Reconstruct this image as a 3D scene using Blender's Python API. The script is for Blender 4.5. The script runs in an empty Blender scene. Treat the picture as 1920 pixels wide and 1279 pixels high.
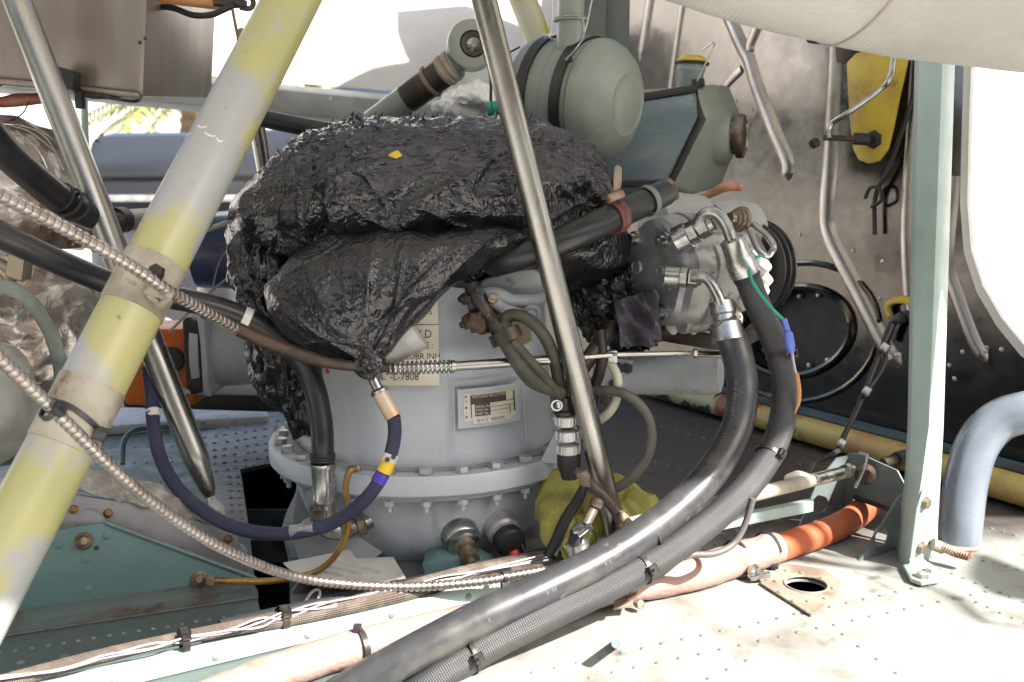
import bpy, bmesh, math, random
from mathutils import Vector, Matrix, noise
V = Vector
R = math.radians
random.seed(7)
sc = bpy.context.scene
COL = sc.collection

# ------------------------------------------------------------------ camera
F = 1844.0                       # focal length in photograph pixels
PITCH = R(9)
cam_d = bpy.data.cameras.new('camera')
cam = bpy.data.objects.new('camera', cam_d)
COL.objects.link(cam)
cam.rotation_euler = (R(90) - PITCH, 0, 0)
cam_d.sensor_width = 36
cam_d.lens = F / 1920 * 36
cam_d.clip_start = 0.02
cam_d.clip_end = 3000
cam_d.dof.use_dof = True
cam_d.dof.focus_distance = 1.0
cam_d.dof.aperture_fstop = 9.0
sc.camera = cam

# ------------------------------------------------------------------ light
SUN = V((0.56, -0.44, 0.70)).normalized()
w = bpy.data.worlds.new('World')
sc.world = w
w.use_nodes = True
nt = w.node_tree
nt.nodes.clear()
wo = nt.nodes.new('ShaderNodeOutputWorld')
bg = nt.nodes.new('ShaderNodeBackground')
sky = nt.nodes.new('ShaderNodeTexSky')
sky.sky_type = 'NISHITA'
sky.sun_disc = False
sky.sun_elevation = math.asin(SUN.z)
sky.sun_rotation = math.atan2(SUN.x, SUN.y)
sky.air_density = 1.0
sky.dust_density = 3.0
sky.ozone_density = 0.6
bg.inputs['Strength'].default_value = 0.085
nt.links.new(sky.outputs[0], bg.inputs['Color'])
nt.links.new(bg.outputs[0], wo.inputs['Surface'])
sl = bpy.data.lights.new('sun', 'SUN')
sl.energy = 5.0
sl.angle = R(0.53)
sl.color = (1.0, 0.955, 0.88)
sun = bpy.data.objects.new('sun', sl)
COL.objects.link(sun)
sun.rotation_euler = SUN.to_track_quat('Z', 'Y').to_euler()
sun.location = SUN * 6
sc.view_settings.view_transform = 'Standard'
sc.view_settings.look = 'None'
sc.view_settings.exposure = 1.80
sc.view_settings.gamma = 1.0
sc.cycles.max_bounces = 8
sc.cycles.sample_clamp_indirect = 6.0

# ------------------------------------------------------------------ helpers
ZD = -0.40                                            # deck level
def ray(x, y):
    dx = (x - 960) / F; dy = (639.5 - y) / F
    return V((dx, math.cos(PITCH) + dy * math.sin(PITCH), -math.sin(PITCH) + dy * math.cos(PITCH)))
def P(x, y, Y):
    d = ray(x, y); return d * (Y / d.y)
def MP(x, y, Y): return Y / ray(x, y).y / F           # metres per photograph pixel there
def DK(x, y, off=0.0):
    d = ray(x, y); return d * ((ZD + off) / d.z)
WA = DK(1250, 737); WB = DK(1700, 866)
WT = (WB - WA).normalized()                           # along the firewall, towards the camera
WN = V((WT.y, -WT.x, 0))                              # its normal, facing the bay
if WN.dot(WA) > 0: WN = -WN
def WL(x, y, off=0.0):
    d = ray(x, y); return d * ((WA + WN * off).dot(WN) / d.dot(WN))
def L(pts): return [P(*p) for p in pts]

ORG = {}
class M:
    """collects shapes in world coordinates; .obj links them as ONE mesh object"""
    def __init__(s): s.v = []; s.f = []; s.uv = {}
    def add(s, vs, fs, uvs=None):
        b = len(s.v); s.v += [V(q) for q in vs]
        for i, f in enumerate(fs):
            s.f.append(tuple(k + b for k in f))
            if uvs: s.uv[len(s.f) - 1] = uvs[i]
        return s
    def tube(s, pts, r, seg=14, sub=8, cap=True, rib=None, smooth=True, flat=1.0, twist=0.0):
        pts = [V(p) for p in pts]
        rs = list(r) if isinstance(r, (list, tuple)) else [r] * len(pts)
        if smooth and len(pts) > 2:
            q = []; qr = []
            for i in range(len(pts) - 1):
                p0 = pts[i - 1] if i else pts[0] * 2 - pts[1]
                p1, p2 = pts[i], pts[i + 1]
                p3 = pts[i + 2] if i + 2 < len(pts) else p2 * 2 - p1
                for k in range(sub):
                    t = k / sub
                    q.append(0.5 * ((2 * p1) + (p2 - p0) * t + (2 * p0 - 5 * p1 + 4 * p2 - p3) * t * t + (3 * p1 - p0 - 3 * p2 + p3) * t ** 3))
                    qr.append(rs[i] * (1 - t) + rs[i + 1] * t)
            q.append(pts[-1]); qr.append(rs[-1]); pts, rs = q, qr
        if not smooth and sub > 1:                     # hold the shading straight between bends
            q = [pts[0]]; qr = [rs[0]]
            for i in range(len(pts) - 1):
                l = (pts[i + 1] - pts[i]).length; e = min(.3, max(rs[i], .001) * .5 / max(l, 1e-6))
                for t in (e, 1 - e): q.append(pts[i].lerp(pts[i + 1], t)); qr.append(rs[i] * (1 - t) + rs[i + 1] * t)
                q.append(pts[i + 1]); qr.append(rs[i + 1])
            pts, rs = q, qr
        if rib:                                        # rib = (pitch, depth): re-sample evenly
            pitch, dep, prof = rib
            d = [0.0]
            for i in range(1, len(pts)): d.append(d[-1] + (pts[i] - pts[i - 1]).length)
            n = int(d[-1] / pitch) * len(prof)
            q = []; qr = []; j = 0
            for k in range(n + 1):
                t = d[-1] * k / n
                while j < len(d) - 2 and d[j + 1] < t: j += 1
                u = (t - d[j]) / max(1e-9, d[j + 1] - d[j])
                q.append(pts[j].lerp(pts[j + 1], u))
                qr.append((rs[j] * (1 - u) + rs[j + 1] * u) * (1 - dep * prof[k % len(prof)]))
            pts, rs = q, qr
        n = len(pts)
        tan = [(pts[min(i + 1, n - 1)] - pts[max(i - 1, 0)]).normalized() for i in range(n)]
        up = V((0, 0, 1)) if abs(tan[0].z) < .9 else V((0, 1, 0))
        nrm = (up - tan[0] * up.dot(tan[0])).normalized()
        vs = []; fs = []; uvs = []; ln = 0; lens = []
        for i in range(n):
            if i: ln += (pts[i] - pts[i - 1]).length
            lens.append(ln)
            nrm = (nrm - tan[i] * nrm.dot(tan[i])).normalized()
            bn = tan[i].cross(nrm)
            for k in range(seg):
                a = 2 * math.pi * k / seg + twist * ln
                vs.append(pts[i] + nrm * math.cos(a) * rs[i] + bn * math.sin(a) * rs[i] * flat)
        rm = 2 * math.pi * rs[0]
        for i in range(n - 1):
            for k in range(seg):
                k2 = (k + 1) % seg
                fs.append((i * seg + k, i * seg + k2, (i + 1) * seg + k2, (i + 1) * seg + k))
                u0, u1 = k / seg * rm, (k + 1) / seg * rm
                uvs.append(((u0, lens[i]), (u1, lens[i]), (u1, lens[i + 1]), (u0, lens[i + 1])))
        if cap:
            fs.append(tuple(range(seg - 1, -1, -1))); uvs.append([(0, 0)] * seg)
            fs.append(tuple(range((n - 1) * seg, n * seg))); uvs.append([(0, 0)] * seg)
        return s.add(vs, fs, uvs)
    def lathe(s, prof, o, ax, seg=32, cap=True, scal=None):
        o = V(o); ax = V(ax).normalized()
        up = V((0, 0, 1)) if abs(ax.z) < .9 else V((1, 0, 0))
        e1 = (up - ax * up.dot(ax)).normalized(); e2 = ax.cross(e1)
        vs = []; fs = []
        for t, r in prof:
            for k in range(seg):
                a = 2 * math.pi * k / seg
                rr = r * (scal(a, t) if scal else 1)
                vs.append(o + ax * t + (e1 * math.cos(a) + e2 * math.sin(a)) * rr)
        for i in range(len(prof) - 1):
            for k in range(seg):
                k2 = (k + 1) % seg
                fs.append((i * seg + k, i * seg + k2, (i + 1) * seg + k2, (i + 1) * seg + k))
        if cap:
            fs.append(tuple(range(seg - 1, -1, -1))); fs.append(tuple(range((len(prof) - 1) * seg, len(prof) * seg)))
        return s.add(vs, fs)
    def cyl(s, a, b, r, seg=20, bev=0.12):
        a = V(a); b = V(b); h = (b - a).length; e = min(r, h) * bev
        return s.lathe([(0, r - e), (e, r), (h - e, r), (h, r - e)], a, b - a, seg)
    def hex(s, c, ax, r, h, seg=6):
        e = r * .1
        return s.lathe([(0, r), (h - e, r), (h, r - e * 1.6)], c, ax, seg)
    def ring(s, c, ax, r, rt, seg=28, seg2=8, flat=1.0):
        prof = [(rt * flat * math.sin(2 * math.pi * k / seg2), r + rt * math.cos(2 * math.pi * k / seg2)) for k in range(seg2 + 1)]
        return s.lathe(prof, c, ax, seg, cap=False)
    def box(s, c, ex, ey, ez, bev=0.0):
        c = V(c); ex = V(ex) / 2; ey = V(ey) / 2; ez = V(ez) / 2
        bm = bmesh.new(); bmesh.ops.create_cube(bm, size=2)
        for q in bm.verts: q.co = c + ex * q.co.x + ey * q.co.y + ez * q.co.z
        if bev:
            bmesh.ops.bevel(bm, geom=bm.edges[:], offset=bev, segments=2, affect='EDGES', profile=.5)
        bm.verts.index_update()
        s.add([q.co.copy() for q in bm.verts], [tuple(k.index for k in f.verts) for f in bm.faces]); bm.free()
        return s
    def prism(s, poly, d, bev=0.0):
        poly = [V(p) for p in poly]; d = V(d); n = len(poly)
        bm = bmesh.new()
        a = [bm.verts.new(p) for p in poly]; b = [bm.verts.new(p + d) for p in poly]
        bm.faces.new(a[::-1]); bm.faces.new(b)
        for i in range(n): bm.faces.new((a[i], a[(i + 1) % n], b[(i + 1) % n], b[i]))
        bmesh.ops.recalc_face_normals(bm, faces=bm.faces[:])
        if bev:
            bmesh.ops.bevel(bm, geom=bm.edges[:], offset=bev, segments=2, affect='EDGES', profile=.5)
        bmesh.ops.triangulate(bm, faces=[f for f in bm.faces if len(f.verts) > 4])
        bm.verts.index_update()
        s.add([q.co.copy() for q in bm.verts], [tuple(k.index for k in f.verts) for f in bm.faces]); bm.free()
        return s
    def plate(s, o, e1, e2, outline, holes, th):
        """flat sheet with real holes: outline and holes are 2-D lists in the frame (o, e1, e2)"""
        cu = bpy.data.curves.new('t', 'CURVE'); cu.dimensions = '2D'; cu.fill_mode = 'BOTH'; cu.extrude = th / 2
        for loop in [outline] + list(holes):
            sp = cu.splines.new('POLY'); sp.points.add(len(loop) - 1); sp.use_cyclic_u = True
            for i, (a, b) in enumerate(loop): sp.points[i].co = (a, b, 0, 1)
        ob = bpy.data.objects.new('t', cu)
        me = bpy.data.meshes.new_from_object(ob)
        e1 = V(e1); e2 = V(e2); e3 = e1.cross(e2).normalized()
        s.add([V(o) + e1 * q.co.x + e2 * q.co.y + e3 * q.co.z for q in me.vertices], [tuple(f.vertices) for f in me.polygons])
        bpy.data.objects.remove(ob); bpy.data.curves.remove(cu); bpy.data.meshes.remove(me)
        return s
    def patch(s, f, nu, nv):
        vs = [f(i / nu, j / nv) for j in range(nv + 1) for i in range(nu + 1)]
        fs = [(j * (nu + 1) + i, j * (nu + 1) + i + 1, (j + 1) * (nu + 1) + i + 1, (j + 1) * (nu + 1) + i) for j in range(nv) for i in range(nu)]
        uv = [((i / nu, j / nv), ((i + 1) / nu, j / nv), ((i + 1) / nu, (j + 1) / nv), (i / nu, (j + 1) / nv)) for j in range(nv) for i in range(nu)]
        return s.add(vs, fs, uv)
    def text(s, t, size, f, align='LEFT', sx=1.0):
        cu = bpy.data.curves.new('t', 'FONT'); cu.body = t; cu.size = size; cu.align_x = align; cu.resolution_u = 2
        ob = bpy.data.objects.new('t', cu); me = bpy.data.meshes.new_from_object(ob)
        s.add([f(q.co.x * sx, q.co.y) for q in me.vertices], [tuple(p.vertices) for p in me.polygons])
        bpy.data.objects.remove(ob); bpy.data.curves.remove(cu); bpy.data.meshes.remove(me)
        return s
    def blob(s, lev, seg=120, rows=8, disp=None, power=2.0, clo=True):
        """solid lofted through horizontal sections (y, x_left, x_right, depth_radius, Y) given at photograph height y"""
        K = []
        for i in range(len(lev) - 1):
            g = [lev[max(i - 1, 0)], lev[i], lev[i + 1], lev[min(i + 2, len(lev) - 1)]]
            for k in range(rows):
                t = k / rows
                K.append([0.5 * (2 * g[1][c] + (g[2][c] - g[0][c]) * t + (2 * g[0][c] - 5 * g[1][c] + 4 * g[2][c] - g[3][c]) * t * t + (3 * g[1][c] - g[0][c] - 3 * g[2][c] + g[3][c]) * t ** 3) for c in range(5)])
        K.append(list(lev[-1]))
        vs = []; fs = []; n = len(K)
        for (y, xl, xr, b, Yc) in K:
            c = P((xl + xr) / 2, y, Yc); a = max(.0005, (xr - xl) / 2 * MP((xl + xr) / 2, y, Yc)); b = max(b, .0005)
            for k in range(seg):
                t = 2 * math.pi * k / seg
                ct, st = math.cos(t), math.sin(t)
                e = 2.0 / power
                x = a * math.copysign(abs(ct) ** e, ct); yy = b * math.copysign(abs(st) ** e, st)
                vs.append(c + V((x, -yy, 0)))
        for i in range(n - 1):
            for k in range(seg):
                k2 = (k + 1) % seg
                fs.append((i * seg + k, i * seg + k2, (i + 1) * seg + k2, (i + 1) * seg + k))
        fs.append(tuple(range(seg - 1, -1, -1))); fs.append(tuple(range((n - 1) * seg, n * seg)))
        if disp:
            me = bpy.data.meshes.new('t'); me.from_pydata(vs, [], fs)
            nr = [q.vector.copy() for q in me.vertex_normals]
            cen = sum(vs, V()) / len(vs)
            sg = 1 if sum((vs[i] - cen).dot(nr[i]) for i in range(0, len(vs), 37)) > 0 else -1
            bpy.data.meshes.remove(me)
            vs = [p + nr[i] * sg * disp(p) for i, p in enumerate(vs)]
        return s.add(vs, fs)
    def mesh(s, name, org=V((0, 0, 0)), smooth=38):
        me = bpy.data.meshes.new(name)
        me.from_pydata([q - org for q in s.v], [], s.f)
        if s.uv:
            ul = me.uv_layers.new(name='UVMap')
            for p in me.polygons:
                u = s.uv.get(p.index)
                if u:
                    for j, li in enumerate(p.loop_indices): ul.data[li].uv = u[j]
        me.update()
        if smooth:
            me.polygons.foreach_set('use_smooth', [True] * len(me.polygons))
            bm = bmesh.new(); bm.from_mesh(me); bmesh.ops.recalc_face_normals(bm, faces=bm.faces[:]); bm.to_mesh(me); bm.free()
            me.set_sharp_from_angle(angle=R(smooth))
        return me
    def obj(s, name, mat, parent=None, label=None, kind=None, smooth=38):
        if parent is not None: org = ORG[parent]
        else:
            lo = V((min(q[i] for q in s.v) for i in range(3))); hi = V((max(q[i] for q in s.v) for i in range(3)))
            org = V(((lo.x + hi.x) / 2, (lo.y + hi.y) / 2, lo.z))
        o = bpy.data.objects.new(name, s.mesh(name, org, smooth))
        o.data.materials.append(mat)
        COL.objects.link(o)
        if parent is not None: o.parent = parent
        else: o.location = org
        ORG[o] = org
        if label: o['label'] = label
        if kind: o['kind'] = kind
        return o
def thing(name, label, cat, loc, group=None):
    o = bpy.data.objects.new(name, None); COL.objects.link(o)
    o.location = loc; o.empty_display_size = .02; ORG[o] = V(loc)
    o['label'] = label; o['category'] = cat
    if group: o['group'] = group
    return o
def tag(o, label, cat, group=None):
    o['label'] = label; o['category'] = cat
    if group: o['group'] = group
    return o
def inst(me, name, parent, mx):
    o = bpy.data.objects.new(name, me); COL.objects.link(o); o.parent = parent
    o.matrix_local = Matrix.Translation(-ORG[parent]) @ mx; ORG[o] = ORG[parent]
    return o
def frame(o, ax, up=V((0, 0, 1))):
    z = V(ax).normalized()
    if abs(z.dot(up)) > .95: up = V((0, 1, 0))
    x = up.cross(z).normalized(); y = z.cross(x)
    m = Matrix((x, y, z)).transposed().to_4x4(); m.translation = V(o); return m

# ------------------------------------------------------------------ materials
MATS = {}
def mat(name, base, rough=.5, metal=0.0, c2=None, ns=12, lo=.45, hi=.6, bump=0.0, bs=300, c3=None, ns3=60, lo3=.6, hi3=.7,
        coat=0.0, rv=.08, detail=5, dist=0.0, stretch=None, spec=None, bd=.001, braid=0, weave=0, uvbump=None):
    m = bpy.data.materials.new(name); m.use_nodes = True; n = m.node_tree; N = n.nodes; K = n.links
    b = N['Principled BSDF']
    b.inputs['Roughness'].default_value = rough; b.inputs['Metallic'].default_value = metal
    b.inputs['Base Color'].default_value = (*base, 1)
    if coat: b.inputs['Coat Weight'].default_value = coat; b.inputs['Coat Roughness'].default_value = .15
    if spec is not None: b.inputs['Specular IOR Level'].default_value = spec
    tc = N.new('ShaderNodeTexCoord'); src = tc.outputs['Object']
    if stretch:
        mp = N.new('ShaderNodeMapping'); mp.inputs['Scale'].default_value = stretch; K.new(src, mp.inputs[0]); src = mp.outputs[0]
    def nz(scale, det=detail, ro=.6):
        t = N.new('ShaderNodeTexNoise'); t.inputs['Scale'].default_value = scale; t.inputs['Detail'].default_value = det
        t.inputs['Roughness'].default_value = ro; t.inputs['Distortion'].default_value = dist; K.new(src, t.inputs['Vector']); return t.outputs['Fac']
    def ramp(s_, lo_, hi_):
        r = N.new('ShaderNodeMapRange'); r.inputs[1].default_value = lo_; r.inputs[2].default_value = hi_; K.new(s_, r.inputs[0]); return r.outputs[0]
    col = None
    def mix(fac, a, bcol):
        x = N.new('ShaderNodeMix'); x.data_type = 'RGBA'
        K.new(fac, x.inputs[0])
        if isinstance(a, tuple): x.inputs[6].default_value = (*a, 1)
        else: K.new(a, x.inputs[6])
        x.inputs[7].default_value = (*bcol, 1); return x.outputs[2]
    col = base
    if c2: col = mix(ramp(nz(ns), lo, hi), col, c2)
    if c3: col = mix(ramp(nz(ns3), lo3, hi3), col, c3)
    if not isinstance(col, tuple): K.new(col, b.inputs['Base Color'])
    if rv:
        r = N.new('ShaderNodeMapRange'); r.inputs[1].default_value = .3; r.inputs[2].default_value = .7
        r.inputs[3].default_value = max(.02, rough - rv); r.inputs[4].default_value = min(1, rough + rv)
        K.new(nz(35), r.inputs[0]); K.new(r.outputs[0], b.inputs['Roughness'])
    h = None
    if bump: h = nz(bs, 4)
    if braid:
        sp = N.new('ShaderNodeSeparateXYZ'); K.new(tc.outputs['UV'], sp.inputs[0])
        def sn(sgn):
            a = N.new('ShaderNodeMath'); a.operation = 'MULTIPLY_ADD'; K.new(sp.outputs[0], a.inputs[0]); a.inputs[1].default_value = sgn; K.new(sp.outputs[1], a.inputs[2])
            c = N.new('ShaderNodeMath'); c.operation = 'MULTIPLY'; K.new(a.outputs[0], c.inputs[0]); c.inputs[1].default_value = braid
            d = N.new('ShaderNodeMath'); d.operation = 'SINE'; K.new(c.outputs[0], d.inputs[0]); return d.outputs[0]
        e = N.new('ShaderNodeMath'); e.operation = 'MULTIPLY'; K.new(sn(1.0), e.inputs[0]); K.new(sn(-1.0), e.inputs[1]); h = e.outputs[0]; bump = bump or .5
    if h is not None:
        bp = N.new('ShaderNodeBump'); bp.inputs['Strength'].default_value = min(1, bump); bp.inputs['Distance'].default_value = bd
        K.new(h, bp.inputs['Height']); K.new(bp.outputs[0], b.inputs['Normal'])
    MATS[name] = m
    return m
steel = mat('polished_steel', (.40, .385, .36), .30, 1, c2=(.28, .265, .245), ns=25, lo=.45, hi=.75, bump=.15, bs=500, bd=.0003, stretch=(1, 1, .25))
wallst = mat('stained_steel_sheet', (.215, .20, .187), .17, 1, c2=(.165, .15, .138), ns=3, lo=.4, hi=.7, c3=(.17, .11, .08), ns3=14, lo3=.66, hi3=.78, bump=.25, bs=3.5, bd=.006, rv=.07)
gbx = mat('gearbox_grey_paint', (.50, .535, .575), .42, 0, c2=(.42, .45, .485), ns=5, lo=.42, hi=.68, c3=(.25, .24, .22), ns3=26, lo3=.63, hi3=.74, bump=.4, bs=240, bd=.0006, stretch=(1, 1, .35))
cast = mat('grey_casting_paint', (.42, .44, .46), .5, 0, c2=(.34, .35, .36), ns=14, c3=(.16, .14, .12), ns3=40, lo3=.62, hi3=.72, bump=.35, bs=160, bd=.001)
alu = mat('cast_aluminium', (.52, .51, .50), .36, .55, c2=(.36, .35, .34), ns=22, c3=(.22, .19, .16), ns3=60, lo3=.6, hi3=.7, bump=.5, bs=220, bd=.0008)
tube_p = mat('grey_and_yellow_tube_paint', (.355, .355, .36), .38, 0, c2=(.41, .39, .17), ns=7.5, lo=.445, hi=.515, c3=(.20, .17, .13), ns3=55, lo3=.67, hi3=.70, bump=.1, bs=150, bd=.0004, coat=.3)
cream = mat('dirty_cream_sleeve', (.40, .37, .30), .5, 0, c2=(.22, .17, .12), ns=20, lo=.42, hi=.66, c3=(.10, .07, .045), ns3=45, lo3=.60, hi3=.72, bump=.15, bs=150, bd=.0005)
deckm = mat('weathered_deck_paint', (.36, .385, .365), .5, .1, c2=(.21, .17, .15), ns=5, lo=.42, hi=.60, c3=(.11, .075, .055), ns3=17, lo3=.56, hi3=.72, bump=.25, bs=60, bd=.001, rv=.15)
def axis_tint(m, axis, v0, v1, colour, nsc=6, amt=.35):
    n = m.node_tree; N = n.nodes; K = n.links; b = N['Principled BSDF']
    old = b.inputs['Base Color'].links[0].from_socket
    tc = N.new('ShaderNodeTexCoord'); sp = N.new('ShaderNodeSeparateXYZ'); K.new(tc.outputs['Object'], sp.inputs[0])
    nz = N.new('ShaderNodeTexNoise'); nz.inputs['Scale'].default_value = nsc; nz.inputs['Detail'].default_value = 7; K.new(tc.outputs['Object'], nz.inputs['Vector'])
    mr = N.new('ShaderNodeMapRange'); mr.inputs[1].default_value = v0; mr.inputs[2].default_value = v1; K.new(sp.outputs[axis], mr.inputs[0]); mr.clamp = True
    ad = N.new('ShaderNodeMath'); ad.operation = 'MULTIPLY_ADD'; K.new(nz.outputs['Fac'], ad.inputs[0]); ad.inputs[1].default_value = amt * 2; K.new(mr.outputs[0], ad.inputs[2])
    m2 = N.new('ShaderNodeMapRange'); m2.inputs[1].default_value = amt + .25; m2.inputs[2].default_value = amt + .6; K.new(ad.outputs[0], m2.inputs[0])
    x = N.new('ShaderNodeMix'); x.data_type = 'RGBA'; K.new(m2.outputs[0], x.inputs[0]); K.new(old, x.inputs[6]); x.inputs[7].default_value = (*colour, 1)
    K.new(x.outputs[2], b.inputs['Base Color'])
teal = mat('teal_primer', (.11, .19, .19), .42, 0, c2=(.085, .15, .15), ns=8, lo=.4, hi=.7, c3=(.12, .10, .08), ns3=38, lo3=.68, hi3=.75, bump=.12, bs=150, bd=.0005)
post_m = mat('pale_green_post_paint', (.33, .42, .395), .42, 0, c2=(.29, .36, .335), ns=10, c3=(.25, .18, .12), ns3=40, lo3=.68, hi3=.76, bump=.1, bs=150, bd=.0005)
brk = mat('grey_green_bracket_paint', (.17, .21, .205), .45, 0, c2=(.13, .155, .15), ns=12, c3=(.14, .1, .07), ns3=35, lo3=.64, hi3=.74, bump=.15, bs=120, bd=.0006)
blackr = mat('black_rubber', (.014, .014, .015), .36, 0, c2=(.028, .027, .026), ns=18, lo=.45, hi=.7, bump=.2, bs=300, bd=.0004)
hosem = mat('smooth_hose_rubber', (.036, .037, .041), .35, 0, c2=(.105, .10, .09), ns=11, lo=.46, hi=.66, c3=(.14, .125, .11), ns3=48, lo3=.63, hi3=.70, bump=.2, bs=120, bd=.0005, rv=.14)
hoseb = mat('braided_hose_rubber', (.040, .041, .044), .46, 0, c2=(.068, .064, .06), ns=12, lo=.45, hi=.7, braid=1700, bump=.5, bd=.0006)
def film(name, base, c2, s1, stretch, st, rough, dist=.0016):
    m = mat(name, base, rough, 0, c2=c2, ns=40, lo=.4, hi=.7, rv=.1, spec=.72)
    n = m.node_tree; N = n.nodes; K = n.links; b = N['Principled BSDF']
    tc = N.new('ShaderNodeTexCoord'); tot = None
    for k, (sc_, rot, wt) in enumerate(((s1, (0.3, .5, 0), 1.0), (s1 * 1.9, (.9, -.4, .6), .6), (s1 * 4.2, (-.3, .9, .2), .3))):
        mp = N.new('ShaderNodeMapping'); mp.inputs['Rotation'].default_value = rot; mp.inputs['Scale'].default_value = stretch; K.new(tc.outputs['Object'], mp.inputs[0])
        t = N.new('ShaderNodeTexNoise'); t.inputs['Scale'].default_value = sc_; t.inputs['Detail'].default_value = 2; t.inputs['Distortion'].default_value = .5; K.new(mp.outputs[0], t.inputs['Vector'])
        s_ = N.new('ShaderNodeMath'); s_.operation = 'SUBTRACT'; K.new(t.outputs['Fac'], s_.inputs[0]); s_.inputs[1].default_value = .5
        ab = N.new('ShaderNodeMath'); ab.operation = 'ABSOLUTE'; K.new(s_.outputs[0], ab.inputs[0])
        ml = N.new('ShaderNodeMath'); ml.operation = 'MULTIPLY_ADD'; K.new(ab.outputs[0], ml.inputs[0]); ml.inputs[1].default_value = -wt * 3
        if tot is not None: K.new(tot, ml.inputs[2])
        tot = ml.outputs[0]
    nz = N.new('ShaderNodeTexNoise'); nz.inputs['Scale'].default_value = s1 * .5; K.new(tc.outputs['Object'], nz.inputs['Vector'])
    va = N.new('ShaderNodeVectorMath'); va.operation = 'MULTIPLY_ADD'; K.new(nz.outputs['Color'], va.inputs[0]); va.inputs[1].default_value = (.03, .03, .03); K.new(tc.outputs['Object'], va.inputs[2])
    mp = N.new('ShaderNodeMapping'); mp.inputs['Rotation'].default_value = (.2, .6, .1); mp.inputs['Scale'].default_value = stretch; K.new(va.outputs[0], mp.inputs[0])
    vo_ = N.new('ShaderNodeTexVoronoi'); vo_.feature = 'DISTANCE_TO_EDGE'; vo_.inputs['Scale'].default_value = s1 * 1.3; K.new(mp.outputs[0], vo_.inputs['Vector'])
    ma = N.new('ShaderNodeMath'); ma.operation = 'MULTIPLY_ADD'; K.new(vo_.outputs['Distance'], ma.inputs[0]); ma.inputs[1].default_value = 1.6; K.new(tot, ma.inputs[2]); tot = ma.outputs[0]
    bp = N.new('ShaderNodeBump'); bp.inputs['Strength'].default_value = st; bp.inputs['Distance'].default_value = dist
    K.new(tot, bp.inputs['Height']); K.new(bp.outputs[0], b.inputs['Normal']); return m
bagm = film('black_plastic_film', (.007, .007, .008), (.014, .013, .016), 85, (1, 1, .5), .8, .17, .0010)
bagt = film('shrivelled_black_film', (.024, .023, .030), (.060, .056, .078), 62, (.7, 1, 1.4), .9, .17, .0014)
blue = mat('navy_braided_sleeve', (.026, .027, .066), .62, 0, c2=(.045, .042, .085), ns=30, braid=2600, bump=.6, bd=.0006)
cond = mat('conduit_metal', (.44, .395, .37), .30, .9, c2=(.28, .23, .20), ns=30, lo=.45, hi=.7)
brass = mat('ochre_lacquered_tube', (.30, .19, .05), .32, .5, c2=(.20, .11, .04), ns=40)
copper = mat('tan_crimp_sleeve', (.62, .38, .24), .4, .2, c2=(.55, .45, .35), ns=50)
rust = mat('rusty_brown_steel', (.065, .036, .024), .5, .3, c2=(.03, .02, .016), ns=60, bump=.4, bs=250, bd=.001)
dark = mat('dark_oxide_metal', (.035, .032, .03), .45, .4, c2=(.07, .05, .038), ns=50, bump=.3, bs=200, bd=.0008)
blk = mat('matt_black', (.02, .02, .021), .55)
tie = mat('black_nylon_tie', (.03, .03, .032), .35)
white = mat('white_cowl_paint', (.74, .73, .71), .5, 0, c2=(.62, .60, .57), ns=4, bump=.05, bs=30)
beam = mat('grey_stringer_paint', (.33, .35, .34), .5, 0, c2=(.25, .25, .24), ns=9)
boxm = mat('brown_grey_box_metal', (.30, .27, .25), .42, .6, c2=(.22, .18, .15), ns=7, lo=.4, hi=.7, stretch=(2.5, 1, .3), bump=.1, bs=60, bd=.0006)
foil = mat('crinkled_foil', (.52, .49, .46), .30, .8, c2=(.36, .26, .205), ns=6, lo=.44, hi=.60, c3=(.30, .27, .25), ns3=24, lo3=.55, hi3=.75, bump=.6, bs=45, bd=.0025, dist=1.2)
ltape = mat('green_grey_band', (.20, .23, .205), .45, 0, c2=(.14, .155, .14), ns=25)
sage = mat('sage_tank_paint', (.24, .265, .245), .40, 0, c2=(.20, .22, .19), ns=5, lo=.4, hi=.7, bump=.12, bs=40, bd=.0008, c3=(.36, .35, .22), ns3=9, lo3=.6, hi3=.8)
tankb = mat('blue_grey_tank_paint', (.15, .195, .22), .28, 0, c2=(.12, .155, .175), ns=9, lo=.35, hi=.7, stretch=(1, 1, 2.5), bump=.08, bs=60, bd=.0006)
yel = mat('yellow_bracket_paint', (.52, .38, .035), .45, 0, c2=(.42, .28, .04), ns=20, c3=(.14, .08, .03), ns3=40, lo3=.64, hi3=.72, bump=.2, bs=100, bd=.0006)
yelp = mat('stained_yellow_pipe', (.50, .40, .12), .45, 0, c2=(.42, .20, .09), ns=10, lo=.52, hi=.66, c3=(.18, .12, .07), ns3=30, lo3=.62, hi3=.72)
yelt = mat('pale_yellow_tube_paint', (.56, .56, .42), .4, 0, c2=(.50, .44, .08), ns=9, lo=.48, hi=.56)
orange = mat('orange_duct_fabric', (.42, .105, .04), .55, 0, c2=(.28, .07, .03), ns=14, bump=.15, bs=80, bd=.001)
pinkt = mat('faded_pink_tape', (.36, .21, .18), .55, 0, c2=(.30, .235, .21), ns=14, lo=.4, hi=.7, c3=(.34, .15, .11), ns3=45, lo3=.62, hi3=.72, bump=.6, bs=55, bd=.004, dist=.8)
ductg = mat('blue_grey_duct_paint', (.175, .20, .245), .30, 0, c2=(.14, .16, .20), c3=(.10, .10, .10), ns3=40, lo3=.66, hi3=.74, ns=7, coat=.4, bump=.05, bs=60, bd=.0005)
quilt = mat('white_woven_wrap', (.44, .43, .395), .6, 0, c2=(.37, .36, .33), ns=5, braid=900, bump=.35, bd=.0008)
orbox = mat('orange_box_paint', (.62, .14, .012), .35, 0, c2=(.48, .10, .01), ns=12)
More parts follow.
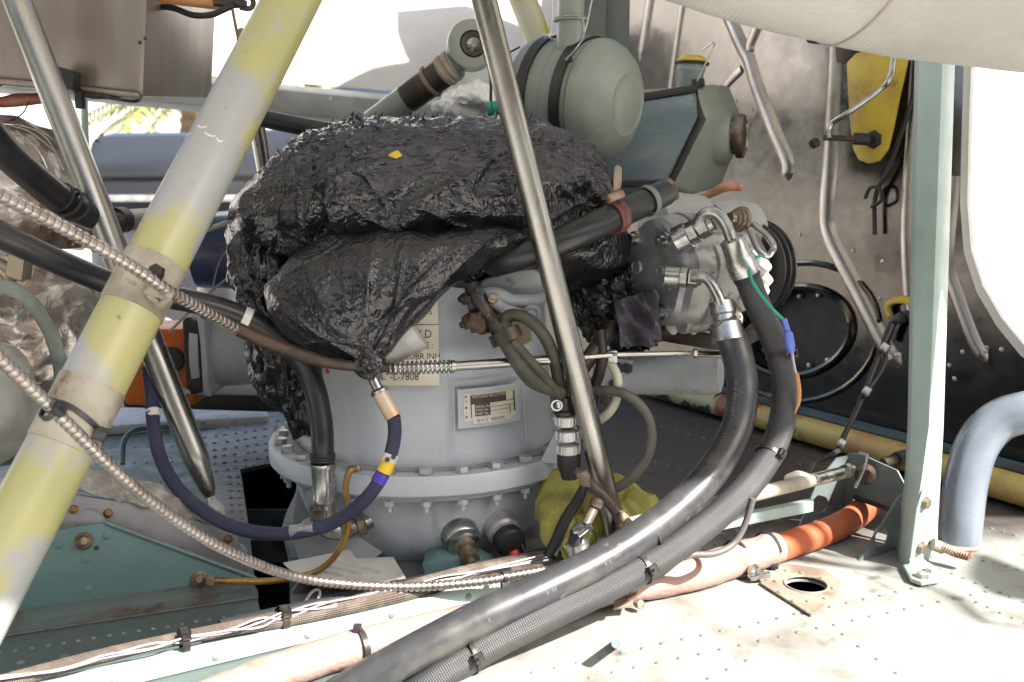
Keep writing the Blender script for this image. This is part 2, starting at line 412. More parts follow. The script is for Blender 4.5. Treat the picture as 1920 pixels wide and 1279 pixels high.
white_p = mat('white_plastic', (.70, .68, .64), .4, 0, c2=(.58, .55, .50), ns=25)
creaml = mat('cream_label_film', (.66, .62, .50), .45, 0, c2=(.56, .50, .38), ns=22, lo=.5, hi=.75)
ink = mat('dark_print', (.05, .042, .036), .5)
bluep = mat('blue_plastic', (.10, .16, .55), .35)
tealw = mat('green_wire_insulation', (.02, .30, .22), .35)
orwire = mat('tan_wire', (.45, .22, .09), .45)
whw = mat('white_wire', (.42, .37, .44), .4)
oliv = mat('olive_sheathing', (.042, .042, .030), .5, 0, c2=(.075, .068, .05), ns=50, braid=2400, bump=.5, bd=.0006)
redbr = mat('red_brown_clamp_rubber', (.14, .05, .034), .5, 0, c2=(.15, .05, .04), ns=50)
rag = mat('yellow_green_cloth', (.50, .465, .13), .9, 0, c2=(.34, .31, .08), ns=30, c3=(.16, .12, .04), ns3=22, lo3=.6, hi3=.7, bump=.9, bs=420, bd=.002)
crump = mat('white_crumpled_film', (.74, .74, .74), .3, 0, bump=.8, bs=60, bd=.004, dist=.5)
bunm = mat('brown_mesh_loom', (.11, .085, .07), .6, 0, c2=(.17, .14, .115), ns=50, braid=2000, bump=.7, bd=.001)
glassd = mat('dark_car_glass', (.03, .04, .06), .08, 0, coat=.5, rv=0)
carp = mat('dark_blue_car_paint', (.05, .053, .063), .16, .3, coat=1.0, rv=0)
tyre = mat('tyre_rubber', (.03, .03, .03), .7)
conc = mat('pale_concrete', (.52, .50, .46), .85, 0, c2=(.44, .42, .38), ns=.6, detail=8)
palm = mat('palm_leaf', (.16, .19, .05), .5, 0, c2=(.28, .26, .10), ns=2)
bark = mat('palm_bark', (.20, .15, .10), .9)
cyant = mat('faded_blue_tape', (.06, .05, .40), .4)
yelt2 = mat('yellow_band', (.75, .52, .03), .4)
navy = mat('navy_duct_paint', (.03, .045, .10), .3, 0, coat=.4)
redp = mat('red_cap_plastic', (.55, .03, .015), .4)
sealg = mat('torn_grey_sealant', (.33, .31, .29), .85, 0, c2=(.22, .20, .18), ns=50, bump=.9, bs=120, bd=.004)
leafm = mat('fallen_leaf', (.55, .36, .02), .6)
zinc = mat('zinc_plated_fitting', (.46, .46, .455), .28, .95, c2=(.30, .29, .28), ns=40, lo=.45, hi=.65, bump=.3, bs=150, bd=.0005)
# ------------------------------------------------------------------ setting
def struct(o): o['kind'] = 'structure'; return o
g = M(); gz = -1.05
g.add([(-400, -200, gz), (400, -200, gz), (400, 1200, gz), (-400, 1200, gz)], [(0, 1, 2, 3)])
struct(g.obj('ground', conc))

def dk2(x, y): p = DK(x, y); return (p.x, p.y)
HOLE_A = [(452, 884), (500, 874), (553, 868), (562, 880), (556, 920), (535, 965), (528, 990), (540, 1045), (546, 1150), (530, 1163), (490, 1158), (480, 1110), (468, 1000)]
hc = DK(1511, 1102)
HOLE_B = [(hc.x + math.cos(a) * .0205, hc.y + math.sin(a) * .0205) for a in [k * math.pi / 14 for k in range(28)]]
far_l = DK(-400, 770)
outl = [(-.95, .45), (1.3, .45), (1.3, 1.2), (WB.x + .35, WB.y + .02), (WA.x + .06, WA.y + .3), (.05, 1.95), (far_l.x, 1.62), (-.95, 1.5)]
d = M(); d.plate((0, 0, ZD - .001), (1, 0, 0), (0, 1, 0), outl, [[dk2(*q) for q in HOLE_A], HOLE_B], .002)
d_org = None
deck_top = mat('stained_deck_paint', (.28, .29, .275), .5, .1, c2=(.20, .188, .168), ns=13, lo=.50, hi=.66, c3=(.11, .085, .07), ns3=17, lo3=.60, hi3=.72, bump=.25, bs=60, bd=.001, rv=.15)
deck = struct(d.obj('deck', deck_top))
axis_tint(deck_top, 1, 1.0 - ORG[deck].y, 1.22 - ORG[deck].y, (.075, .065, .06), 5, .3)  # deck colour gets darker towards the back
axis_tint(deck_top, 0, -.02 - ORG[deck].x, -.20 - ORG[deck].x, (.095, .125, .12), 9, .5)
axis_tint(deckm, 2, 0.5, -0.5, (.12, .15, .145), 9, .3)
b = M()                                              # the bay below the deck, seen through the cut-outs
x0, x1, y0, y1, z0, z1 = -.5, .6, .70, 1.75, ZD - .22, ZD - .0021
c = [(x0, y0), (x1, y0), (x1, y1), (x0, y1)]
b.add([(p[0], p[1], z0) for p in c] + [(p[0], p[1], z1) for p in c], [(0, 1, 2, 3), (0, 1, 5, 4), (1, 2, 6, 5), (2, 3, 7, 6), (3, 0, 4, 7)])
for q in ((460, 905, 560, 905), (455, 960, 560, 955)):
    b.box((DK(q[0], q[1]) + DK(q[2], q[3])) / 2 + V((0, .02, -.06)), (.12, 0, 0), (0, .006, 0), (0, 0, .03))
struct(b.obj('underfloor_bay', mat('underfloor_green_paint', (.10, .12, .13), .5, 0, c2=(.05, .045, .04), ns=14)))

rivets = M()
def rivet(p, r=.0023, n=V((0, 0, 1)), m=None):
    (m or rivets).lathe([(-.0005, r), (.0006, r * .95), (.0012, r * .6), (.0014, r * .12)], p, n, 9)
def rrow(a, b, n, off=0.0, r=.0023, m=None):
    a = DK(*a, off); b = DK(*b, off)
    for i in range(n):
        t = i / (n - 1)
        rivet(a.lerp(b, t) + V((random.gauss(0, .0004), random.gauss(0, .0004), 0)), r, m=m)
rrow((1000, 1262), (1740, 1098), 22); rrow((1020, 1290), (1850, 1110), 24)
rrow((1175, 1105), (1360, 1012), 9); rrow((1580, 1190), (1680, 1262), 4); rrow((1250, 1310), (1400, 1240), 5)
rrow((1240, 800), (1500, 870), 10); rrow((1180, 850), (1330, 900), 7); rrow((1330, 790), (1560, 850), 9)
rrow((1350, 985), (1500, 940), 8); rrow((1330, 1010), (1480, 965), 7)
rrow((1745, 1060), (1920, 1130), 9); rrow((1780, 1035), (1930, 1075), 8); rrow((1820, 980), (1925, 1010), 6); rrow((1830, 1130), (1925, 1170), 5)
for y in (768, 790, 815, 842, 870): rrow((180, y), (440, y - 18 + (y - 768) * .1), 12)
for x, x2 in ((395, 425), (425, 448), (372, 400)): rrow((x, 780), (x2 + 5, 1000), 15)
rrow((110, 900), (330, 905), 9); rrow((300, 860), (440, 850), 8)
rrow((0, 1225), (470, 1150), 18); rrow((20, 1262), (430, 1180), 13); rrow((40, 1243), (480, 1172), 7, r=.0035)
rivets.obj('deck_rivets', deckm, deck, kind='stuff')
bay_r = M()
# riveted doubler plate round the deck hole
dp = [(1425, 1098), (1475, 1062), (1545, 1072), (1580, 1100), (1560, 1130), (1520, 1158)]
pl = M(); c0 = DK(1511, 1102)
pl.plate((0, 0, ZD + .0022), (1, 0, 0), (0, 1, 0), [dk2(*q) for q in dp], [[(hc.x + math.cos(a) * .022, hc.y + math.sin(a) * .022) for a in [k * math.pi / 14 for k in range(28)]]], .002)
pl.ring((hc.x, hc.y, ZD + .0034), (0, 0, 1), .0212, .0012, 30, 6)
dpo = pl.obj('doubler_plate', mat('beige_doubler_paint', (.26, .225, .185), .5, 0, c2=(.17, .13, .10), ns=20), deck)
for (x, y) in ((1455, 1090), (1475, 1070), (1503, 1074), (1540, 1084), (1563, 1103), (1548, 1122), (1513, 1146), (1516, 1127), (1488, 1127), (1462, 1110)):
    pr = M(); rivet(DK(x, y, .0035), .0026, m=pr); pr.obj('rivet', MATS['beige_doubler_paint'], dpo)
# dimpled grey walkway plate beside the gearbox, left
wp = M(); qs = [(372, 812), (512, 785), (560, 820), (545, 868), (500, 872), (450, 882), (466, 1000), (400, 985), (385, 900)]
wp.prism([DK(*q, .003) for q in qs], (0, 0, .002), .0006)
walk = wp.obj('dimpled_plate', mat('blue_grey_dimpled_plate', (.24, .25, .27), .45, .2, c2=(.14, .135, .14), ns=60, stretch=(1, 6, 1), bump=.8, bs=40, bd=.004), deck)
dm = M()
for r_ in range(7):
    for k in range(9):
        x = 385 + k * 19 + random.uniform(-4, 4); y = 808 + r_ * 13 - k * 2.5
        if x < 535: dm.lathe([(0, .0035), (.0016, .003), (.0016, .0018), (-.001, .0015)], DK(x, y, .005), (0, 0, 1), 8)
for k in range(8): 
    for x in (430, 446): dm.lathe([(0, .0033), (.0014, .0028), (.0014, .0016), (-.001, .0013)], DK(x + k * 1.2, 895 + k * 13, .005), (0, 0, 1), 8)
dm.obj('dimples', MATS['blue_grey_dimpled_plate'], walk, kind='stuff')

# ------------------------------------------------------------------ firewall (right, behind)
def w2(x, y):
    p = WL(x, y) - WA; return (p.dot(WT), p.z)
fw = thing('steel_firewall', 'stained stainless steel bulkhead with pressed ribs along the right side of the bay', 'bulkhead', WA)
wend = w2(1990, 700)[0]
outl = [w2(1030, 760), w2(1250, 741), w2(1700, 872), (w2(2300, 900)[0], 0), (w2(2300, 900)[0], .36), w2(2010, 700), w2(1925, 655), w2(1880, 600), w2(1845, 540), w2(1822, 470), w2(1815, 380), w2(1818, 250), w2(1822, 130), w2(1822, -20), (w2(1822, -20)[0], 1.0), (w2(1000, 0)[0], 1.0)]
hw = WL(1530, 640); 
def oval(cx, cy, rx, rz, n=36, tilt=0):
    a0, z0_ = w2(cx, cy); out = []
    for k in range(n):
        t = 2 * math.pi * k / n; u = rx * math.cos(t); v_ = rz * math.sin(t)
        out.append((a0 + u * math.cos(tilt) - v_ * math.sin(tilt), z0_ + u * math.sin(tilt) + v_ * math.cos(tilt)))
    return out
ov = oval(1487, 622, .125, .072, tilt=0.25)
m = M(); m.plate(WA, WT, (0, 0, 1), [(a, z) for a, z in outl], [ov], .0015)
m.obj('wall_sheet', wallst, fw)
axis_tint(wallst, 2, .70, -.05, (.095, .086, .078), 2.5, .08)  # darker lower down: the deck's dark reflection and grime put in the colour
m = M()
def W3(a, z, off=0): return WA + WT * a + V((0, 0, z)) + WN * off
# dark access cover recessed in the oval
rim = [W3(a, z, .002) for a, z in ov] ; rim.append(rim[0])
m = M(); m.tube(rim, .007, 8, 1, cap=False, smooth=False)
rim2 = [W3(a, z, .001) for a, z in oval(1492, 624, .170, .112, tilt=.25)]; rim2.append(rim2[0])
m.tube(rim2, .005, 8, 1, cap=False, smooth=False)
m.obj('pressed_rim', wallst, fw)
m = M(); back = [W3(a, z, -.03) for a, z in ov]; front = [W3(a, z, 0) for a, z in ov]; n_ = len(ov)
m.add(back + front, [tuple(range(n_))] + [(k, (k + 1) % n_, n_ + (k + 1) % n_, n_ + k) for k in range(n_)])
cov = m.obj('access_cover', mat('plain_black_cover', (.022, .021, .022), .6, .0), fw)
for k in range(16):
    t = 2 * math.pi * k / 16; a0, z0_ = w2(1487, 622); u = .108 * math.cos(t); v_ = .058 * math.sin(t)
    m = M(); m.hex(W3(a0 + u * .969 - v_ * .247, z0_ + u * .247 + v_ * .969, -.029), WN, .0045, .006); m.obj('bolt', alu, cov)
def rib(pts, r=.012):
    q = M(); 
    W_ = [WL(x, y, -r * .35) for x, y in pts]; n = len(W_); W2 = [W_[0]] + W_[1:-1] + [W_[-1].lerp(W_[-2], min(.5, .035 / (W_[-1] - W_[-2]).length)), W_[-1]]
    q.tube([p - WN * r * .35 for p in W2], [r * 1.35] * (len(W2) - 1) + [r * .3], 18, 8); q.obj('stiffening_rib', steelr, fw)
steelr = mat('bright_pressed_steel', (.44, .41, .38), .34, 1, c2=(.34, .30, .27), ns=14, lo=.45, hi=.7, bump=.15, bs=40, bd=.001)
rib([(1574, 85), (1570, 150), (1562, 300), (1555, 380), (1560, 440), (1610, 540), (1665, 650), (1700, 700)], .014)
rib([(1360, 5), (1395, 85), (1408, 110), (1425, 165), (1455, 240), (1480, 300), (1484, 350)], .013)
rib([(1440, 15), (1412, 80), (1408, 110)], .010)
rib([(1394, 130), (1365, 160), (1340, 215)], .008)
rib([(1286, -10), (1275, 60), (1262, 150), (1258, 200)], .008)
rib([(1225, -10), (1213, 60), (1200, 130)], .011)
rib([(1722, 110), (1712, 260), (1702, 420), (1708, 560), (1730, 640)], .009)
rib([(1795, 330), (1780, 480), (1800, 560), (1830, 640), (1860, 690)], .010)
rib([(1130, -10), (1128, 60), (1124, 140)], .010)
# curved bright flange round the right-hand opening
edge = [WL(x, y, .004) for x, y in ((1822, -60), (1822, 130), (1818, 250), (1815, 380), (1822, 470), (1845, 540), (1880, 600), (1925, 655), (2000, 700), (2120, 720))]
m = M()
ed = []
for i in range(len(edge) - 1):
    for k in range(6): ed.append(edge[i].lerp(edge[i + 1], k / 6))
inn = []
vs = []; fs = []
for i, p in enumerate(ed):
    t = (ed[min(i + 1, len(ed) - 1)] - ed[max(i - 1, 0)]).normalized(); o_ = t.cross(WN).normalized()
    if o_.dot(WT) > 0: o_ = -o_
    vs += [p - o_ * .004, p + o_ * .004, p + o_ * .012, p + o_ * .012 - WN * .002, p + WN * .010 - o_ * .006]
for i in range(len(ed) - 1):
    b_ = i * 5
    for a_, c_ in ((4, 0), (0, 1), (1, 2), (2, 3)): fs.append((b_ + a_, b_ + c_, b_ + 5 + c_, b_ + 5 + a_))
m.add(vs, fs); m.obj('opening_flange', white, fw)
for x, y in ((1805, 600), (1830, 650), (1850, 652), (1878, 655), (1805, 660), (1780, 685), (1790, 710), (1400, 380), (1440, 420), (1500, 440), (1600, 470), (1840, 520), (1900, 628), (1380, 190), (1410, 205), (1650, 560), (1640, 100), (1655, 490)):
    m = M(); rivet(WL(x, y, .001), .0034, WN, m); m.obj('rivet', alu, fw)
# foot rail along the wall
m = M(); a_ = WL(1200, 722, .004); a_.z = ZD; b2 = WL(2050, 970, .004); b2.z = ZD
t_ = (b2 - a_).normalized()
m.box((a_ + b2) / 2 + WN * .02 + V((0, 0, .022)), (b2 - a_), WN * .036, (0, 0, .044), .002)
m.obj('foot_rail', mat('dark_teal_rail_paint', (.10, .16, .18), .45, 0, c2=(.07, .08, .08), ns=9), fw)

# ------------------------------------------------------------------ background: cowling, car, palm
def PC(x, y, Y): return P(x, y, Y)
cw = thing('raised_cowling', 'large white raised engine cowling with a grey stringer along its lower edge, upper left', 'cowling', P(560, 150, 1.9))
m = M()
CT = [(-150, -350), (150, -350), (600, -350), (1060, -350)]
def cowl(u, v):
    x = -200 + u * 1400; yb = 92 + u * 118
    y = yb + v * (-420 - yb)
    return P(x, y, 1.95 + .15 * u + .22 * math.sin(v * 1.5) ** 2)
m.patch(cowl, 40, 24)
m.patch(lambda u, v: cowl(u, v) + V((0, .004, 0)), 40, 24)
m.obj('cowling_skin', white, cw)
m = M(); A_ = P(-220, 88, 1.90); B_ = P(1100, 214, 2.02); t_ = (B_ - A_).normalized(); n2 = V((0, 0, 1)).cross(t_)
m.prism([A_ + V((0, 0, .002)), A_ + V((0, -.035, -.012)), A_ + V((0, -.035, -.056)), A_ + V((0, .01, -.066))], B_ - A_, .002)
m.obj('stringer', beam, cw)
for k in range(9):
    q = A_.lerp(B_, .2 + k * .085); rr = M(); rr.hex(q + V((0, -.0355, -.02)), (0, -1, 0), .004, .003, 8); rr.obj('rivet', alu, cw)
# latch bracket on its edge
lb = thing('latch_bracket', 'small white two-eared latch bracket standing on the cowling stringer', 'bracket', P(352, 115, 1.87))
m = M()
for cx in (344, 366):
    q = [P(cx + dx, 82 + dy, 1.87) for dx, dy in ((-12, 35), (-13, 0), (-11, -18), (-4, -30), (6, -30), (11, -18), (10, 0), (9, 35))]
    m.prism(q, (0, .006, 0), .001)
    m.ring(P(cx - 1, 66, 1.868), (0, 1, 0), .009, .0022, 16, 6)
m.obj('ear', beam, lb)
m = M(); m.box(P(355, 105, 1.865), (.043, 0, 0), (0, .004, 0), (0, 0, .028), .001); m.obj('foot', post_m, lb)
m = M(); m.hex(P(368, 104, 1.862), (0, -1, 0), .005, .003, 8); m.obj('bolt', dark, lb)

# car outside
def car():
    c = thing('parked_car', 'dark blue car parked outside, seen blurred beyond the gearbox bay', 'car', P(330, 360, 4.6) * V((1, 1, 0)) + V((0, 0, gz)) if False else V((P(330, 360, 4.6).x, 4.6, gz)))
    Y0, Y1 = 4.3, 6.1
    z = lambda y: P(0, y, Y0).z
    X = lambda x: P(x, 300, Y0).x
    prof = [(X(150), z(330)), (X(165), z(262)), (X(185), z(249)), (X(420), z(246)), (X(530), z(240)), (X(600), z(170)), (X(660), z(150)), (X(1100), z(145)), (X(1300), z(240)), (X(1420), z(260)), (X(1430), gz + .25), (X(150), gz + .25)]
    m = M(); m.prism([V((a, Y0, b_)) for a, b_ in prof], (0, Y1 - Y0, 0), .05); body = m.obj('body', carp, c)
    m = M(); m.prism([V((X(a), Y0 - .006, z(b_))) for a, b_ in ((566, 238), (612, 182), (665, 165), (820, 162), (820, 238))], (0, .02, 0), .004)
    m.prism([V((X(a), Y0 - .006, z(b_))) for a, b_ in ((835, 238), (835, 162), (1080, 162), (1230, 240))], (0, .02, 0), .004); m.obj('side_window', glassd, c)
    m = M(); m.box((X(440), Y0 - .004, z(328)), (X(760) - X(150), 0, 0), (0, .02, 0), (0, 0, .02), .003); m.obj('trim_strip', blk, c)
    m = M(); m.box((X(440), Y0 - .01, z(372)), (X(760) - X(150), 0, 0), (0, .05, 0), (0, 0, .03), .01); m.obj('sill', alu, c)
    for xx in (260, 1150):
        for yy in (Y0 - .02, Y1 - .2):
            m = M(); m.cyl((X(xx), yy, gz + .31), (X(xx), yy + .22, gz + .31), .31, 28); wh = m.obj('wheel', tyre, c)
            m = M(); m.cyl((X(xx), yy - .01, gz + .31), (X(xx), yy + .01, gz + .31), .19, 20); m.obj('rim', alu, wh)
car()
# palms
def palm_tree(base, h, n, seed, name_label):
    rnd = random.Random(seed)
    t = thing('palm_tree', name_label, 'palm tree', base)
    top = V(base) + V((.1, 0, h))
    m = M(); m.tube([V(base), V(base) + V((.03, 0, h * .5)), top], [.16, .12, .10], 12, 8, rib=(.09, .12, (0, .3, 1))); m.obj('trunk', bark, t)
    m = M()
    for k in range(n):
        a = rnd.uniform(0, 6.28); e = rnd.uniform(.1, 1.3); ln = rnd.uniform(.9, 1.5)
        d = V((math.cos(a) * math.cos(e), math.sin(a) * math.cos(e), math.sin(e)))
        pts = [top + d * ln * s + V((0, 0, -.55 * ln * s * s)) for s in (0, .2, .4, .6, .8, 1)]
        m.tube(pts, [.014, .012, .010, .008, .005, .002], 5, 2)
        for j in range(26):
            s = .2 + .8 * j / 26; i0 = min(4, int(s * 5)); p = pts[i0].lerp(pts[i0 + 1], s * 5 - i0)
            tn = (pts[i0 + 1] - pts[i0]).normalized(); sd = tn.cross(V((0, 0, 1))).normalized()
            for sg in (-1, 1):
                q = p + (sd * sg * .8 + tn * .55 + V((0, 0, -.25 + rnd.uniform(-.2, .2)))).normalized() * ln * .34 * (1 - .5 * s)
                w_ = tn * .017
                m.add([p - w_, p + w_, q], [(0, 1, 2)])
    m.obj('crown', palm, t)
palm_tree((P(345, 300, 8.5).x, 8.5, gz), 1.75, 34, 3, 'pale palm with spiky fronds behind the dark blue car, left of the yellow tube')
palm_tree((P(575, 300, 11).x, 11, gz), 2.2, 30, 5, 'smaller palm just right of the yellow tube, beyond the car')

# added unseen fairing overhead (out of frame) shaped to place sun and shade
HF = .78
def upf(p): return (V(p) + SUN * ((HF - p[2]) / SUN.z))
def pr2(p): q = upf(p); return (q.x, q.y)
bound = [pr2(DK(x, y)) for x, y in ((-400, 1420), (-100, 1290), (240, 1205), (430, 1168), (700, 1110), (900, 1080), (1100, 1075), (1210, 1015), (1252, 948), (1440, 1005), (1560, 1045), (1690, 1082), (1790, 1120), (1840, 1165), (1930, 1180), (2100, 1220))]
bound = bound + [(bound[-1][0] + .6, bound[-1][1] + .12), (4.0, bound[-1][1] + .12), (4.0, 2.6), (.9, 2.6)] + [pr2(P(x, y, 2.03)) for x, y in ((1080, -60), (960, -110), (800, -60), (785, 0), (790, 45), (806, 74), (770, 86), (720, 104), (660, 142), (600, 185), (520, 230), (300, 260))] + [(-.9, 1.38), (-3.2, 1.3), (-3.2, -.2), (.1, -.25)]
lights = []  # holes cut where sun should reach the wall, deck and post
lights.append([pr2(p) for p in (WL(1452, 35), WL(1565, 45), WL(1560, 150), WL(1505, 175), WL(1452, 150))])
lights.append([pr2(DK(x, y)) for x, y in ((1840, 1040), (1935, 1078), (1935, 1125), (1875, 1118), (1829, 1085))])
lights.append([pr2(q) for q in (P(1762, 90, .945), P(1800, 90, .965), P(1790, 600, .965), P(1770, 1000, .965), P(1746, 1000, .95), P(1756, 600, .95))])
m = M()
m.plate((0, 0, HF), (1, 0, 0), (0, 1, 0), bound, lights, .02)
occ = m.obj('sun_occluder', white)
tag(occ, 'added unseen white fairing overhead with ragged access openings, shading the bay', 'occluder')

m = M()
m.patch(lambda u, v: V((-1.15 - .18 * math.sin(v * 3.1), -.5 + 1.55 * u, ZD - .3 + 1.05 * v)), 12, 16)
tag(m.obj('left_dark_screen', beam), 'added unseen grey curved nacelle side just beyond the left of the bay', 'screen')  # added out of view to darken the left of the reflections
m = M()
m.patch(lambda u, v: V((1.32 + .1 * math.sin(v * 3.1), -.3 + 1.3 * u, ZD - .1 + .62 * v)), 12, 16)
tag(m.obj('right_dark_screen', beam), 'added unseen grey screen beyond the right of the bay, for darker reflections', 'cowling')  # added out of view to darken reflections from the right
m = M(); m.box((0, 46, 5.5), (160, 0, 0), (0, 1, 0), (0, 0, 13), .05)  # added to fill the distance with bright white
hg = m.obj('backdrop', white); tag(hg, 'added long white hangar wall far beyond the parked car', 'backdrop')

m = M()
def backscreen(u, v):  # added behind the viewer so the metal reflects something dark
    x = -26 + 52 * u; z = gz + 6.0 * v
    return V((x, -11 - 1.2 * math.sin(v * 3.0) + noise.noise(V((x * .8, z * .8, 0))) * .9 - abs(x) * .12, z + noise.noise(V((x * .5, 3, 0))) * 1.6 * v))
m.patch(backscreen, 120, 24)
tag(m.obj('backscreen', mat('backscreen_leaves', (.035, .05, .02), .8, 0, c2=(.06, .08, .03), ns=3, bump=.8, bs=6, bd=.1)), 'added unseen dark green hedge across the yard behind the viewer', 'backscreen')
# ------------------------------------------------------------------ main gearbox
GY = 1.12
GC = P(800, 812, GY); GX = GC.x
def gp(y): return P(800, y, GY).z
s0 = MP(800, 850, GY)
gb = thing('rotor_gearbox', 'large pale grey cylindrical gearbox with bolted flange in the middle, under the black plastic', 'gearbox', (GX, GY, ZD))
def gl(m, pr, seg=96, scal=None): return m.lathe([(gp(y) - ZD, r * s0) for y, r in pr], (GX, GY, ZD), (0, 0, 1), seg, scal=scal)
m = M(); gl(m, [(811, 236), (800, 238), (790, 233), (740, 230), (700, 228), (640, 222), (600, 219), (540, 214), (500, 205), (490, 150), (488, 5)])
m.obj('upper_housing', gbx, gb)
m = M(); m.lathe([(0, 238 * s0), (.0006, 239 * s0), (.0006, 256 * s0), (0, 257 * s0)], (GX, GY, gp(811) + .0003), (0, 0, 1), 96, cap=False); m.obj('sealant_grime_ring', mat('flange_grime', (.25, .24, .22), .6, 0, c2=(.36, .37, .38), ns=26, lo=.45, hi=.6), gb)
m = M(); gl(m, [(842, 250), (856, 252), (856, 268), (845, 270), (845, 284), (842, 287), (814, 287), (811, 285), (811.5, 236)]); fl = m.obj('flange', gbx, gb)
m = M(); gl(m, [(842.5, 250), (860, 246), (880, 243), (893, 240), (905, 236), (918, 231), (930, 226), (943, 219), (955, 212), (966, 202), (975, 192), (992, 170), (1003, 160)], 160, lambda a, t: 1 + (noise.noise(V((math.cos(a) * 3.2, math.sin(a) * 3.2, t * 14))) * .055 + max(0, noise.noise(V((math.cos(a) * 7, math.sin(a) * 7, t * 30)))) * .02) * min(1, max(0, (.062 - t) / .03))); bowl = m.obj('lower_bowl', gbx, gb)
NB = 28
m = M(); m.lathe([(0, .0072), (.001, .0082)], (0, 0, 0), (0, 0, 1), 14); m.hex((0, 0, .001), (0, 0, 1), .0074, .006); mb = m.mesh('flange_bolt'); mb.materials.append(alu)
m = M(); m.hex((0, 0, 0), (0, 0, -1), .0055, .006); m.lathe([(-.005, .0025), (-.012, .0025)], (0, 0, 0), (0, 0, 1), 8); mn = m.mesh('flange_nut'); mn.materials.append(gbx)
for k in range(NB):
    a = 2 * math.pi * (k + .35) / NB
    p = V((GX + math.cos(a) * 266 * s0, GY + math.sin(a) * 266 * s0, gp(811.5)))
    inst(mb, 'bolt', fl, Matrix.Translation(p) @ Matrix.Rotation(a * 3, 4, 'Z'))
    inst(mn, 'nut', fl, Matrix.Translation(V((p.x, p.y, gp(855)))) @ Matrix.Rotation(a * 2, 4, 'Z'))
def gsurf(x, y, off=0.0):                             # point of the housing surface seen at a photograph pixel
    d = ray(x, y); rr = 229 * s0 + off
    A2 = d.x ** 2 + d.y ** 2; B2 = -2 * (d.x * GX + d.y * GY); C2 = GX ** 2 + GY ** 2 - rr ** 2
    D = B2 * B2 - 4 * A2 * C2
    return d * ((-B2 - math.sqrt(max(D, 0))) / (2 * A2))
def gwrap(x0, y0):
    """flat label coordinates (metres, u right, v up) wrapped on the housing, starting at a pixel"""
    q = gsurf(x0, y0); rr = 229 * s0; a0 = math.atan2(q.x - GX, -(q.y - GY))
    def f(u, v, off=.0): 
        a = a0 + u / rr; r2 = rr + off + .0022 + (q.z + v - gp(700)) * -.03 * 0
        r3 = r2 + max(0, (gp(700) - (q.z + v))) * .10 - max(0, (q.z + v) - gp(700)) * .07 + .0035
        return V((GX + math.sin(a) * r3, GY - math.cos(a) * r3, q.z + v))
    return f
def lpatch(f, u0, u1, v0, v1, off, nu=12):
    m = M(); m.patch(lambda u, v: f(u0 + (u1 - u0) * u, v0 + (v1 - v0) * v, off), nu, 4); return m
# big cream oil label (bottom right corner at px 823,720)
f = gwrap(823, 720); wl = 108 * s0 * .84; hl = 170 * s0 * .86
m = lpatch(f, -wl, 0, 0, hl, .0012); lab = m.obj('oil_label', creaml, gb)
m = M(); sz = .0125
def tl(s_, u, v, size, m=m, f=f, off=.0018): m.text(s_, size, lambda a, b_: f(u + a * .86, v + b_, off))
tl('-L-7808', -.048, .0055, .0105)
tl('TO 3.5LUBR.INH', -.056, .0265, .0092); tl('EATHER USE :', -.053, .0375, .0092); tl('COLD', -.0345, .0480, .0118)
tl('MIL-L-7808', -.070, .0055, .0105) if False else None
tl('SS', -.0135, .0715, .0098); tl('MIL', -.0665, .0055, .0105)
tl('-------- ---', -.054, .0165, .009)
m.obj('lettering', ink, lab)
m = M(); m.patch(lambda u, v: f(-wl + wl * u, .061 + .0007 * v, .0016), 12, 1); m.obj('rule_line', ink, lab)
# data plate
f = gwrap(866, 787); W_ = 107 * s0 * .87; H_ = 52 * s0 * .86
m = lpatch(f, -.006, W_ + .006, -.007, H_ + .005, .0006); m.obj('plate_surround', gbx, gb)
m = lpatch(f, 0, W_, 0, H_, .0012); plate = m.obj('data_plate', creaml, gb)
m = M()
def rc(u0, u1, v0, v1): m.patch(lambda u, v: f(W_ * (u0 + (u1 - u0) * u), H_ * (v0 + (v1 - v0) * v), .0019), 6, 1)
rc(.12, .80, .60, .94); rc(.19, .47, .16, .60); rc(.115, .13, .12, .94); rc(.955, .985, .16, .94)
rc(.47, .95, .43, .445); rc(.47, .87, .30, .315); rc(.865, .88, .14, .445); rc(.80, .96, .585, .605)
for v in (.16, .5, .9): rc(.02, .05, v - .04, v + .04)
rc(.03, .045, .3, .34); rc(.03, .045, .7, .76); m.obj('printed_panel', ink, plate)
m = M(); m.text('WESTLAND HELICOPTERS', .0052, lambda a, b_: f(W_ * .14 + a * .62, H_ * .83 + b_ * .8, .0024))
m.text('SERIAL No', .0048, lambda a, b_: f(W_ * .20 + a * .7, H_ * .46 + b_ * .8, .0024)); m.text('MOD No', .0048, lambda a, b_: f(W_ * .20 + a * .7, H_ * .33 + b_ * .8, .0024)); m.text('PART No', .0048, lambda a, b_: f(W_ * .20 + a * .7, H_ * .20 + b_ * .8, .0024))
m.obj('pale_lettering', creaml, plate)
m = lpatch(f, W_ * .15, W_ * .9, -.003, H_ * .13, .0022); strip = m.obj('number_strip', white_p, plate)
m = M(); m.text('0014 37  0050 02M', .0056, lambda a, b_: f(W_ * .2 + a * .7, -.0016 + b_ * .9, .0028)); m.obj('lettering', ink, strip)
m = M(); m.tube([f(-.010 + .001 * k, H_ + .012, .0002) for k in range(0, int((W_ + .024) * 1000))], .0007, 6, 1, smooth=False, cap=False)
m.tube([f(-.010, H_ + .012 - .002 * k, .0002) for k in range(38)], .0007, 6, 1, smooth=False, cap=False); m.tube([f(W_ + .013, H_ + .012 - .002 * k, .0002) for k in range(38)], .0007, 6, 1, smooth=False, cap=False)
m.obj('raised_pad_edge', gbx, gb)
